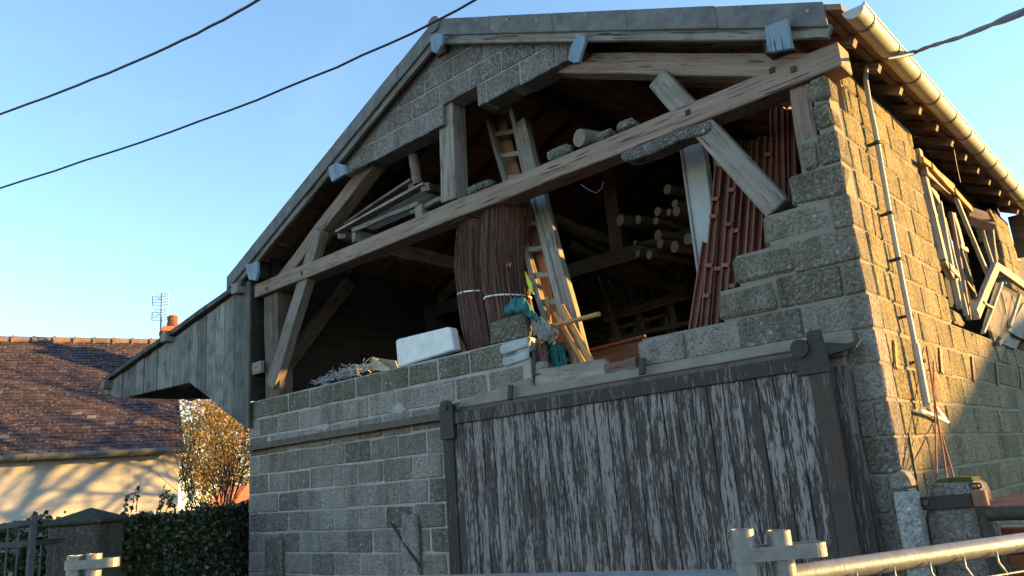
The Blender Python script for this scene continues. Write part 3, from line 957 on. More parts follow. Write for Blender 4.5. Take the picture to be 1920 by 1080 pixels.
def build_opening(barn):
    W = M['paint_white']
    j = thing('window_jamb', None, None, atx(1775, 575, .02)); j.parent = barn
    stick('post', 1719, 282, 1768, 488, .0, .02, .085, .06, W, j)
    stick('post', 1768, 488, 1783, 520, .02, .02, .06, .05, W, j)
    stick('bracket', 1776, 500, 1792, 516, .03, .03, .06, .05, W, j)
    h = thing('window_head', None, None, atx(1755, 330, .05)); h.parent = barn
    stick('board', 1730, 312, 1787, 362, .03, .03, .16, .05, M['oak'], h)
    stick('moulding', 1728, 300, 1745, 312, .06, .06, .05, .03, M['pine'], h)
    stick('moulding', 1745, 312, 1764, 334, .07, .07, .06, .03, M['pine'], h)
    stick('moulding', 1764, 334, 1785, 356, .07, .07, .06, .03, M['pine'], h)
    stick('moulding', 1789, 358, 1820, 393, .08, .08, .06, .03, M['pine'], h)
    g = 'old window frames leaning in the side opening'
    def sash(label, sticks, panes=()):
        t = thing('salvaged_window', label, 'window frame', atx(sticks[0][2], sticks[0][3], sticks[0][4]), g)
        for s in sticks: stick('frame_bar', *s[:4], s[4], s[5], s[6], s[7], s[8], t)
        for pp, xx in panes:
            P = [atx(u, v, xx) for u, v in pp]
            mb = MB(); mb.prism(P, (-.006, 0, 0)); mb.build('pane', M['pane'], t)
        return t
    sash('upright cream sash nearest the block wall, its short top rail in sunlight',
         [(1760, 378, 1800, 580, -.02, -.02, .05, .04, W), (1741, 348, 1758, 376, -.02, -.02, .09, .04, W), (1748, 392, 1753, 408, -.02, -.02, .07, .04, W), (1775, 508, 1792, 520, -.02, -.02, .07, .04, W)],
         [([(1744, 385), (1760, 395), (1795, 580), (1782, 575)], -.04)])
    sash('narrow cream sash with two thin uprights behind the first sash',
         [(1769, 408, 1812, 592, -.06, -.06, .035, .04, W), (1782, 398, 1818, 600, -.08, -.08, .04, .04, M['oak'])])
    sash('cream sash with a broad sunlit upper panel and small carved fittings',
         [(1786, 400, 1804, 462, -.10, -.10, .12, .03, W), (1788, 430, 1828, 560, -.12, -.12, .05, .04, M['fascia']), (1800, 462, 1812, 470, -.1, -.1, .05, .03, W), (1806, 520, 1826, 548, -.1, -.1, .03, .03, W)],
         [([(1795, 470), (1812, 470), (1838, 590), (1815, 595)], -.14)])
    p = thing('leaning_batten', 'long pale batten leaning from the window head down across the opening', 'batten', atx(1850, 513, .06))
    stick('bar', 1787, 358, 1851, 514, .06, .06, .05, .035, W, p)
    p = thing('leaning_batten', 'short pale batten leaning just left of the splintered post', 'batten', atx(1860, 495, .03))
    stick('bar', 1838, 419, 1861, 496, .03, .03, .04, .03, W, p)
    p = thing('splintered_post', 'splintered sunlit post standing behind the corner of the tilted sash', 'post', atx(1864, 495, .02))
    stick('post', 1856, 423, 1865, 500, .02, .02, .07, .06, M['cut'], p)
    p = thing('timber_stub', 'brown timber stub jutting out above the splintered post', 'timber', atx(1840, 410, .1))
    stick('stub', 1812, 402, 1864, 420, -.05, .14, .17, .10, M['oak'], p)
    stick('stub_end', 1853, 394, 1866, 420, .15, .15, .03, .03, M['pine'], p)
    d = thing('wooden_panel', 'dark wooden panel with a sunlit-coloured top edge leaning behind the tilted sash', 'panel', atx(1900, 520, -.1))  # just a loose wooden panel, no hatch
    P = [atx(u, v, -.05) for u, v in ((1862, 430), (1935, 486), (1935, 560), (1864, 500))]
    mb = MB(); mb.prism(P, (-.03, 0, 0)); mb.build('board', M['oak_dark'], d)
    stick('top_edge', 1860, 427, 1935, 486, -.04, -.04, .045, .04, M['pine'], d)  # sunlight on this edge is put in as yellow pine colour
    P = [atx(u, v, -.045) for u, v in ((1896, 470), (1903, 472), (1913, 491), (1905, 489))]
    mb = MB(); mb.prism(P, (.012, 0, 0)); mb.build('block', M['pine'], d)
    s = sash('tilted cream window sash hanging askew with its sunlit top rail over the sill',
         [(1867, 500, 1829, 590, .16, .10, .085, .045, W), (1867, 500, 1935, 548, .16, .12, .085, .045, W), (1879, 530, 1843, 624, .14, .08, .022, .03, W), (1842, 567, 1859, 578, .13, .13, .02, .03, W), (1912, 553, 1893, 612, .12, .08, .03, .03, W)],
         [([(1872, 515), (1930, 556), (1890, 640), (1843, 612)], .06)])
    stick('frame_bar', 1873, 540, 1886, 590, .05, .05, .03, .03, W, s)
    p = thing('wide_board', 'wide dark board leaning inside the tilted sash', 'board', atx(1870, 630, .0))
    stick('board', 1893, 560, 1862, 640, .0, .0, .38, .03, M['oak'], p)
    p = thing('grey_board', 'pale grey board leaning at the sill in front of other boards', 'board', atx(1912, 632, .05))
    P = [atx(u, v, .07) for u, v in ((1920, 568), (1950, 560), (1935, 640), (1912, 633), (1890, 620))]
    mb = MB(); mb.prism(P, (-.025, 0, 0)); mb.build('board', M['fascia'], p)
    p = thing('grey_board', 'pale grey strip standing on the sill behind the dark board', 'board', atx(1880, 645, .05))
    P = [atx(u, v, .03) for u, v in ((1889, 618), (1915, 636), (1905, 655), (1872, 642))]
    mb = MB(); mb.prism(P, (-.025, 0, 0)); mb.build('board', M['fascia'], p)
    stick('batten', 1906, 600, 1871, 645, .04, .04, .04, .03, M['fascia'], p)


# =================================================================== THINGS STORED IN THE BARN
def log_(name, a, b, r, label, cat, group=None, bark=True):
    t = thing(name, label, cat, a, group)
    a, b = Vector(a), Vector(b)
    mb = MB(); n = 4
    pts = [a + (b - a) * (i / n) + Vector((rnd.uniform(-.008, .008), 0, rnd.uniform(-.008, .008))) for i in range(n + 1)]
    mb.tube(pts, r, 12, caps=False)
    mb.build('trunk', M['bark'] if bark else M['oak_grey'], t, smooth=True)
    mb = MB()
    d = (b - a).normalized()
    mb.tube([pts[0] - d * .001, pts[0] + d * .01], r * .985, 12)
    mb.build('cut_end', M['cut'], t)
    return t

def rock(name, c, sx, sy, sz, mat, label, cat, group=None, seed=1):
    bm = bmesh.new()
    bmesh.ops.create_icosphere(bm, subdivisions=2, radius=1.0)
    rr = random.Random(seed)
    o = Vector((rr.uniform(0, 50),) * 3)
    for v in bm.verts:
        p = v.co.copy()
        m = max(abs(p.x), abs(p.y), abs(p.z))
        q = p.lerp(p / m, .6)
        q *= 1 + .22 * noise.noise(p * 1.6 + o)
        v.co = Vector((q.x * sx, q.y * sy, q.z * sz))
    me = bpy.data.meshes.new(name); bm.to_mesh(me); bm.free()
    ob = obj(name, me, mat, None, Matrix.Translation(Vector(c)))
    return tag(ob, label, cat, group)

def build_contents():
    # ---- two rolls of brushwood screening
    def roll(label, px, y, r, straps, seed):
        axis = [aty(u, v, y + .20 * min(1, i / 3)) for i, (u, v) in enumerate(px)]
        t = thing('brushwood_roll', label, 'brushwood roll', axis[-1], 'rolls of brushwood screening tied upright')
        rr = random.Random(seed)
        def at(k):
            f = k * (len(axis) - 1); i = min(int(f), len(axis) - 2)
            a = axis[max(i - 1, 0)]; b = axis[i]; c = axis[i + 1]; d = axis[min(i + 2, len(axis) - 1)]; s = f - i
            return 0.5 * ((2 * b) + (c - a) * s + (2 * a - 5 * b + 4 * c - d) * s * s + (3 * b - a - 3 * c + d) * s ** 3)
        core = MB(); core.tube([at(i / 12) for i in range(13)], r * .93, 20); core.build('core', M['twig'], t, smooth=True)
        tw = MB()
        for i in range(420):
            a = rr.uniform(0, 2 * math.pi)
            k0 = rr.choice((0, 0, 0, rr.uniform(0, .5))); k1 = rr.choice((1, 1, 1, rr.uniform(.5, 1)))
            pts = []
            ra = r * rr.uniform(.86, 1.08)
            a_ = a
            for j in range(9):
                k = k0 + (k1 - k0) * j / 8
                a_ += rr.uniform(-.06, .06)
                squeeze = 1 - .05 * sum(math.exp(-((k - s) / .03) ** 2) for s in straps)
                pts.append(at(k) + Vector((math.cos(a_), math.sin(a_), 0)) * ra * squeeze + Vector((rr.uniform(-.008, .008), rr.uniform(-.008, .008), 0)))
            tw.tube(pts, rr.uniform(.002, .0042), 4, caps=False)
        tw.build('twigs', M['twig_l'], t, kind='stuff')
        for s in straps:
            c = at(s); mb = MB()
            tl = -0.10
            pts = [c + Vector((math.cos(q) * r * 1.05, math.sin(q) * r * 1.05, tl * math.cos(q) * .2)) for q in [2 * math.pi * i / 28 for i in range(29)]]
            mb.tube(pts, .009, 6, caps=False)
            mb.build('strap', M['white'], t, smooth=True)
    roll('left roll of brown brushwood screening, bent, with two pale straps', [(905, 395), (900, 430), (897, 490), (902, 560), (915, 640), (924, 690)], .24, .205, (.14, .58), 3)
    roll('right roll of brown brushwood screening beside the ladder', [(948, 375), (948, 430), (945, 490), (952, 560), (968, 640), (975, 690)], .22, .205, (.60, .98), 8)

    # ---- ladder
    t = thing('ladder', 'tall wooden ladder leaning up through the tie beam past the king post', 'ladder', aty(1050, 690, .5))
    A0, A1 = aty(908, 195, .62), aty(1052, 692, .30)
    B0, B1 = aty(955, 185, .62), aty(1083, 692, .30)
    beam('rail', A0, A1, .055, .075, M['oak_grey'], t, up=(0, 1, 0))
    beam('rail', B0, B1, .055, .075, M['oak_grey'], t, up=(0, 1, 0))
    for i in range(11):
        k = .05 + i * .092
        p, q = A0.lerp(A1, k), B0.lerp(B1, k)
        mb = MB(); mb.bar(p, q, .025, .045); mb.build('rung', M['oak_grey'], t)
    t = thing('leaning_board', 'orange brown board leaning behind the ladder rungs', 'board', aty(1050, 640, .6))
    beam('board', aty(938, 232, .72), aty(1058, 660, .45), .16, .03, M['plywood'], t, up=(0, 1, 0))
    t = thing('grey_plank', 'thick grey weathered plank leaning along the right side of the ladder', 'plank', aty(1085, 690, .3))
    beam('plank', aty(975, 230, .58), aty(1092, 690, .34), .17, .08, M['oak_grey'], t, up=(0, 1, 0))
    t = thing('brown_plank', 'brown plank end rising above the beam right of the ladder', 'plank', aty(1000, 330, .9))
    beam('plank', aty(985, 225, 1.0), aty(1012, 345, .9), .12, .05, M['oak'], t, up=(0, 1, 0))
    # ---- pine sticks
    for lab, px, y0, y1, w in (('yellow pine strip leaning steeply at the foot of the ladder', (1052, 572, 1115, 690), .12, .10, .05),
                               ('second yellow pine strip propped beside the first', (1040, 585, 1100, 690), .16, .14, .035),
                               ('short orange stick standing behind the ladder rungs', (1026, 556, 1030, 606), .35, .35, .035)):
        t = thing('pine_strip', lab, 'wood strip', aty(px[2], px[3], y1), 'pine strips by the ladder')
        beam('strip', aty(px[0], px[1], y0), aty(px[2], px[3], y1), w, .03, M['pine'], t, up=(0, 1, 0), wob=.002)
    t = thing('bamboo_cane', 'yellow round cane sticking out to the right across the ladder foot', 'cane', aty(1040, 608, .05))
    mb = MB(); mb.tube([aty(1035, 611, .1), aty(1085, 599, .02), aty(1123, 589, -.05)], .019, 12); mb.build('cane', M['pine'], t, smooth=True)
    # ---- cloths
    def cloth(name, label, grid, mat, seed):
        """draped sheet through a grid of points"""
        rr = random.Random(seed)
        nu, nv = len(grid[0]), len(grid)
        S = 9
        mb = MB(); vs = []
        for j in range((nv - 1) * S + 1):
            for i in range((nu - 1) * S + 1):
                a, b = min(i // S, nu - 2), min(j // S, nv - 2)
                s, t_ = i / S - a, j / S - b
                p = grid[b][a] * (1 - s) * (1 - t_) + grid[b][a + 1] * s * (1 - t_) + grid[b + 1][a] * (1 - s) * t_ + grid[b + 1][a + 1] * s * t_
                w = noise.noise(Vector((i * .55, j * .18, seed))) * .03 + noise.noise(Vector((i * .2, j * .5, seed + 9))) * .02
                vs.append(p + Vector((w * .5, -abs(w) * 1.2, w)))
        W_ = (nu - 1) * S + 1
        H_ = (nv - 1) * S + 1
        mb.poly(vs, [(j * W_ + i, j * W_ + i + 1, (j + 1) * W_ + i + 1, (j + 1) * W_ + i) for j in range(H_ - 1) for i in range(W_ - 1)])
        o = mb.build(name, mat, smooth=True)
        sm = o.modifiers.new('thick', 'SOLIDIFY'); sm.thickness = .006
        return tag(o, label, 'cloth')
    Y = .03
    cloth('teal_cloth', 'crumpled teal cloth draped over the top block of the broken wall end',
          [[aty(948, 578, .16), aty(965, 558, .10), aty(985, 560, .10), aty(1003, 585, .12)],
           [aty(946, 590, .05), aty(962, 577, -.02), aty(985, 577, -.02), aty(1010, 610, .08)],
           [aty(1003, 588, .12), aty(1012, 600, .05), aty(1022, 610, .06), aty(1035, 640, .12)]], M['teal'], 3)
    cloth('grey_tarpaulin', 'dirty grey tarpaulin hanging in folds beside the broken wall end',
          [[aty(990, 575, .10), aty(1008, 590, .05), aty(1035, 612, .04), aty(1048, 622, .06)],
           [aty(995, 600, .08), aty(1010, 612, .04), aty(1030, 628, .04), aty(1046, 632, .08)],
           [aty(1005, 620, .10), aty(1016, 640, .06), aty(1028, 640, .06), aty(1040, 645, .10)]], M['tarp'], 5)
    cloth('green_sheet', 'dark green sheet hanging behind the tarpaulin at the ladder foot',
          [[aty(1022, 640, .18), aty(1040, 640, .16), aty(1058, 645, .18)],
           [aty(1028, 675, .16), aty(1046, 675, .14), aty(1064, 680, .18)],
           [aty(1030, 705, .16), aty(1050, 705, .14), aty(1070, 708, .18)]], M['teal_dark'], 7)
    cloth('purple_sack', 'dusty brown sack slumped inside the broken wall end',
          [[aty(1000, 640, .14), aty(1012, 640, .10), aty(1026, 650, .12)],
           [aty(1004, 672, .12), aty(1018, 672, .08), aty(1032, 676, .12)],
           [aty(1004, 702, .12), aty(1024, 702, .08), aty(1044, 704, .12)]], M['twig'], 11)
    t = thing('hivis_vest', 'fluorescent yellow vest strip hanging between roll and ladder', 'vest', aty(990, 540, .25))
    mb = MB(); mb.prism([aty(984, 508, .30), aty(990, 520, .30), aty(997, 532, .30), aty(1000, 552, .30), aty(994, 545, .30), aty(988, 530, .30)], (0, .012, 0)); mb.build('cloth', M['hivis'], t)

    # ---- debris in the gap over the lintel
    t = thing('broken_plank', 'grey broken plank lying in the gap over the lintel', 'plank', aty(1010, 705, .06))
    beam('plank', aty(1003, 712, .06), aty(1140, 690, .06), .07, .14, M['oak_grey'], t)
    t = thing('broken_plank', 'short reddish plank lying at the right of the gap over the lintel', 'plank', aty(1150, 695, .03))
    beam('plank', aty(1138, 697, .03), aty(1198, 683, .03), .08, .10, M['rust_wood'], t)
    t = thing('slate', 'dark broken slate standing on edge against the wall end', 'slate', aty(997, 700, .02))
    mb = MB(); mb.prism([aty(993, 722, .02), aty(1001, 722, .02), aty(1003, 672, .02), aty(998, 655, .02)], (0, .10, 0)); mb.build('slab', M['oak_dark'], t)
    for i, (u, v, s, lab) in enumerate(((1130, 686, .06, 'pale plaster shard leaning behind the grey broken plank'), (1012, 690, .09, 'grey plaster shard at the foot of the sack'),
                                        (1118, 712, .045, 'white plaster crumb lying over the lintel middle'), (1080, 722, .03, 'small rubble crumb on the lintel left of the white one'))):
        p = aty(u, v, .06 if i < 2 else .02)
        rock('plaster_shard', p, s, .03, s * .6, M['cement_pale'] if i > 1 else M['tarp'], lab, 'rubble', 'rubble in the broken gap', i + 20)
    t = thing('brown_board', 'brown sheet of board lying inside behind the broken gap', 'board', aty(1150, 680, 1.0))
    P = [aty(u, v, 1.0) for u, v in ((1095, 660), (1205, 632), (1205, 700), (1095, 712))]
    mb = MB(); mb.prism(P, (0, .03, 0)); mb.build('board', M['rust_wood'], t)
    t = thing('iron_bar', 'dark iron bar lying across the gap above the brown sheet', 'bar', aty(1095, 660, .95))
    mb = MB(); mb.tube([aty(1092, 660, .96), aty(1210, 630, .96)], .015, 8); mb.build('bar', M['rust'], t)

    # ---- white foam block, cards, wire on the left wall top
    t = thing('foam_block', 'white foam block standing on the left block wall', 'foam block', aty(795, 670, .08))
    P = [aty(u, v, .06) for u, v in ((745, 689), (741, 640), (744, 636), (838, 613), (844, 615), (851, 656))]
    mb = MB(); mb.prism(P, (0, .10, 0)); mb.build('slab', M['white'], t, bevel=.012)
    t = thing('cardboard_piece', 'buff cardboard piece standing on the wall left of the foam block', 'cardboard', aty(715, 690, .1))
    P = [aty(u, v, .09) for u, v in ((691, 693), (699, 670), (731, 690), (726, 696))]
    mb = MB(); mb.prism(P, (0, .02, 0)); mb.build('card', M['card'], t)
    t = thing('cardboard_piece', 'dark folded cardboard tucked behind the foam block', 'cardboard', aty(735, 680, .2))
    P = [aty(u, v, .14) for u, v in ((703, 671), (740, 676), (745, 690), (728, 692))]
    mb = MB(); mb.prism(P, (0, .02, 0)); mb.build('card', M['cement'], t)
    t = thing('brown_stake', 'short brown stake leaning right of the foam block', 'stake', aty(868, 660, .2))
    beam('stake', aty(853, 628, .2), aty(872, 662, .2), .06, .04, M['pine_dark'], t, up=(0, 1, 0))
    rr = random.Random(5)
    mb = MB()
    for i in range(150):
        u = rr.uniform(596, 702); k = (u - 596) / 106
        v = 718 - k * 26 - rr.uniform(0, 1) * (4 + 12 * k)
        p = aty(u, v, rr.uniform(.03, .2))
        pts = [p]
        for j in range(4): pts.append(pts[-1] + Vector((rr.uniform(-.06, .06), rr.uniform(-.05, .05), rr.uniform(-.03, .035))))
        for q in pts: q.z = max(q.z, 2.75)
        mb.tube(pts, .0035, 4, caps=False)
    o = mb.build('wire_tangle', M['wire_pale'], None)
    tag(o, 'tangle of pale wire mesh lying on top of the left block wall', 'wire mesh')

    # ---- on the tie beam
    g = 'stones lying on the tie beam'
    for i, (u, v, sx, sz, lab) in enumerate(((903, 350, .15, .045, 'flat grey stone on the tie beam beside the king post'), (1052, 287, .12, .055, 'angular grey stone on the tie beam left of the log'),
                                             (1137, 255, .08, .035, 'small stone on the tie beam just right of the log'), (1177, 238, .085, .045, 'grey stone highest up the tie beam'))):
        p = aty(u, v, .02); p.z = 4.14 + sz * .8
        rock('stone', p, sx, .07, sz, M['stone'], lab, 'stone', g, i + 3)
    c = aty(1088, 262, -.03); c.z = 4.225
    log_('log', c, c + Vector((.10, .55, .03)), .075, 'sawn round log lying across the tie beam between the stones', 'log', None, False)
    c = aty(435 + 0, 0) if False else None
    # mortar lump under the beam
    L = [aty(u, v, -.012) for u, v in ((1162, 287), (1215, 262), (1270, 240), (1330, 226), (1333, 240), (1320, 251), (1275, 262), (1230, 284), (1185, 300), (1166, 301))]
    mb = MB(); mb.prism(L, (0, .16, 0))
    o = mb.build('broken_masonry', M['stone'], None, bevel=.01)
    tag(o, 'broken strip of masonry clinging under the right half of the tie beam', 'masonry')
    # ---- pallets and crate in the left loft
    t = thing('wooden_crate', 'open grey crate frame lying on the tie beam left of the king post', 'crate', aty(720, 420, .1))
    a, b = aty(660, 437, .06), aty(783, 382, .06)
    beam('top_board', aty(661, 433, .05), aty(785, 380, .05), .03, .045, M['fascia'], t, bev=.003)
    mb = MB(); p = aty(663, 443, .05); mb.box(p.x - .03, p.x + .03, .05, .55, p.z - .06, p.z + .06); mb.build('end_board', M['oak_grey'], t)
    mb = MB(); p = aty(785, 393, .05); mb.box(p.x - .05, p.x + .05, .045, .14, p.z - .09, p.z + .05); mb.build('end_block', M['oak_grey'], t)
    mb = MB(); q = aty(663, 440, .3); p = aty(785, 390, .3); mb.box(q.x, p.x, .5, .53, 4.15, 4.32); mb.build('back_board', M['oak'], t)
    t = thing('wooden_pallet', 'weathered pallet tipped up on the crate below a short upright log', 'pallet', aty(740, 390, .3))
    for (u0, v0, u1, v1, y, w) in ((636, 436, 798, 345, .10, .05), (640, 428, 775, 338, .30, .05), (700, 408, 830, 352, .55, .05)):
        beam('slat', aty(u0, v0, y), aty(u1, v1, y), .10, .03, M['oak_grey'], t, bev=.003)
    for (u0, v0, y0, u1, v1, y1) in ((797, 346, .10, 832, 356, .62), (772, 342, .30, 800, 345, .6), (640, 437, .12, 668, 447, .5)):
        beam('bearer', aty(u0, v0 + 4, y0), aty(u1, v1 + 4, y1), .09, .08, M['oak_grey'], t, bev=.003)
    P = [aty(u, v, .34) for u, v in ((668, 420), (800, 352), (830, 375), (700, 432))]
    mb = MB(); mb.prism(P, (0, .02, 0)); mb.build('deck_board', M['oak_dark'], t)
    t = thing('plank_offcut', 'grey plank offcut lying between pallet and king post', 'plank', aty(810, 385, .1))
    beam('plank', aty(775, 400, .12), aty(835, 372, .12), .10, .05, M['oak_grey'], t)
    c = aty(774, 292, .22)
    log_('upright_log', c, aty(784, 345, .27), .052, 'short split log standing upright on the tipped pallet', 'log', None, False)
    t = thing('grey_cleat', 'small grey cleat nailed under the tie beam above the left roll', 'cleat', aty(868, 407, .05))
    mb = MB(); p = aty(868, 408, .06); mb.box(p.x - .12, p.x + .12, .03, .16, p.z - .025, p.z + .03); mb.build('block', M['oak_grey'], t, bevel=.004)
    # ---- hanging string
    mb = MB()
    pts = [aty(u, v, .5) for u, v in ((1090, 346), (1102, 355), (1118, 362), (1128, 354), (1132, 340))]
    mb.tube(pts, .004, 5)
    o = mb.build('string', M['wire_pale'], None); tag(o, 'loose pale string hanging under the tie beam', 'string')

    # ---- grey channel post + logs + shelving in the dark
    t = thing('grey_steel_post', 'pale grey channel post standing right of the log pile', 'post', aty(1320, 470, .5))
    a, b = aty(1300, 268, .5), aty(1342, 560, .5)
    beam('web', a, b, .19, .03, M['grey_paint'], t, up=(0, 1, 0), wob=.001)
    off = Vector((.10, 0, 0))
    beam('flange', a + off + Vector((0, -.03, 0)), b + off + Vector((0, -.03, 0)), .02, .08, M['grey_paint'], t, up=(0, 1, 0), wob=.001)
    beam('flange', a - off + Vector((0, -.01, 0)), b - off + Vector((0, -.01, 0)), .02, .05, M['grey_paint'], t, up=(0, 1, 0), wob=.001)
    beam('lip', a + off * 2 + Vector((-.02, .02, 0)), b + off * 2 + Vector((-.02, .02, 0)), .10, .02, M['grey_paint'], t, up=(0, 1, 0), wob=.001)
    lg = [(1164, 412, .075, 'log sticking out furthest left of the pile'), (1252, 354, .062, 'highest log of the pile'), (1232, 398, .058, 'log left of the cracked pair in the pile'), (1268, 397, .062, 'cracked log under the small one in the pile'),
          (1266, 381, .05, 'small log just under the highest log'), (1234, 441, .068, 'thick log in the middle of the pile'), (1237, 458, .06, 'log tucked right under the thick middle log'), (1266, 463, .072, 'lowest bright log end of the pile'), (1291, 448, .07, 'rightmost log of the pile beside the grey post'),
          (1196, 412, .055, 'log end just right of the furthest left log'), (1230, 413, .045, 'thin log end between the upper and middle logs'), (1254, 398, .045, 'thin log left of the cracked log'), (1190, 454, .03, 'thin pole sticking out under the pile'), (1197, 475, .045, 'lower pole end under the thin pole'), (1218, 478, .055, 'lowest dark pole of the pile')]
    for u, v, r, lab in lg:
        r *= .88
        a = aty(u, v, 2.2)
        log_('stacked_log', a, a + Vector((.5 + rnd.uniform(-.1, .1), 1.8, -.05 + rnd.uniform(-.05, .05))), r, lab, 'log', 'logs stacked in the loft')
    t = thing('storage_shelf', 'dim wooden shelf rack deep inside the barn', 'shelf', aty(1200, 620, 3.2))
    yS = 4.3
    for (u0, v0, u1, v1, w) in ((1140, 600, 1330, 545, .12), (1150, 640, 1330, 600, .06)):
        beam('shelf_board', aty(u0, v0, yS), aty(u1, v1, yS), .25, w, M['oak_dark'], t)  # dark oak: the interior dimness is put into the shelf colour
    for u, v in ((1150, 600), (1200, 585), (1260, 568), (1308, 553)):
        beam('upright', aty(u, v, yS - .02), aty(u + 6, v + 70, yS - .02), .10, .06, M['oak_dark'], t, up=(0, 1, 0))
    for i, (u0, u1, v) in enumerate(((1156, 1192, 612), (1206, 1250, 596))):
        P = [aty(u0, v + 6, yS - .05), aty(u1, v - 6, yS - .05), aty(u1 + 4, v + 34, yS - .05), aty(u0 + 4, v + 46, yS - .05)]
        f = MB()
        for p, q in zip(P, P[1:] + P[:1]): f.bar(p, q, .05, .05, up=(0, 1, 0))
        f.build('frame', M['oak_dark'], t)
    for i, (u0, v0, u1, v1, yy) in enumerate(((1040, 408, 1250, 500, 2.6), (1060, 420, 1230, 520, 2.8), (1070, 460, 1260, 540, 3.0), (1080, 500, 1280, 545, 3.0), (1035, 425, 1130, 400, 2.6))):
        t = thing('stored_pole', ('long rough pole lying below the log pile in the dark', 'second rough pole beneath the first in the dark', 'lower rough pole behind the shelf rack', 'lowest rough pole just over the shelf rack', 'crooked pole rising to the right at the left of the pile')[i], 'pole', aty(u0, v0, yy), 'rough poles stored in the loft')
        beam('pole', aty(u0, v0, yy), aty(u1, v1, yy + 1.0), .11, .10, M['oak_dark'], t, wob=.02)  # poles darkened by colour to stand in for the loft's gloom
    # ---- rust-red steel profiles in the corner
    grp = 'rust red steel profiles leaning behind the broken pier'
    def profile(p0, p1, y0, y1, lab, br=(.2, .5), w=.052):
        a, b = aty(*p0, y0), aty(*p1, y1)
        t = thing('steel_profile', lab, 'steel profile', a, grp)
        beam('web', a, b, w, .012, M['rust_red'], t, up=(0, 1, 0), wob=.001, seg=2, bev=0)
        d = (b - a).normalized()
        s = Vector((0, 1, 0)).cross(d).normalized() * (w / 2)
        for sg in (-1, 1):
            o = s * sg + Vector((0, -.02, 0))
            beam('flange', a + o, b + o, .01, .045, M['rust_red'], t, up=(0, 1, 0), wob=.001, seg=2, bev=0)
        for k in br:
            c = a.lerp(b, k) + Vector((0, -.045, 0))
            mb = MB(); mb.bar(c - d * .014, c + d * .014, w * 1.15, .022, up=(0, 1, 0)); mb.build('lug', M['rust_red'], t)
    front = [((1300, 640), (1328, 455), 'shortest rust red profile at the far left of the bundle', ()), ((1322, 640), (1352, 312), 'tall bright profile leaning left of the front bundle', (.25, .42, .70, .8)),
             ((1342, 640), (1366, 312), 'dark profile second in the front bundle', (.4,)), ((1358, 600), (1380, 318), 'profile with lugs third in the front bundle', (.35, .62, .85)),
             ((1374, 590), (1392, 335), 'fourth profile of the front bundle', (.2, .6)), ((1390, 560), (1404, 348), 'fifth profile of the front bundle', ()),
             ((1404, 545), (1416, 362), 'sixth profile of the front bundle beside the brace', (.18,)), ((1420, 530), (1430, 376), 'seventh profile under the brace', ()),
             ((1434, 520), (1442, 388), 'eighth profile under the brace', (.15,)), ((1450, 500), (1456, 398), 'last front profile touching the pier steps', ())]
    for i, (a, b, lab, br) in enumerate(front):
        profile(a, b, .34 + .02 * (i % 3), .42 + .02 * (i % 3), lab, br, .052 if i < 4 else .046)
    back = [((1414, 420), (1420, 264), 'rear profile topped by a grey cap', ()), ((1428, 420), (1434, 258), 'second rear profile beside the capped one', ()), ((1442, 420), (1446, 262), 'third rear profile with a lug near its top', (.8,)),
            ((1458, 400), (1454, 205), 'tallest rear profile reaching towards the beam', ()), ((1470, 400), (1466, 205), 'second tallest rear profile', ()), ((1480, 380), (1477, 204), 'rear profile left of the corner post', ()), ((1490, 380), (1486, 204), 'rear profile right against the corner post', ())]
    for i, (a, b, lab, br) in enumerate(back):
        profile(a, b, .62 + .02 * (i % 2), .66 + .02 * (i % 2), lab, br, .048)


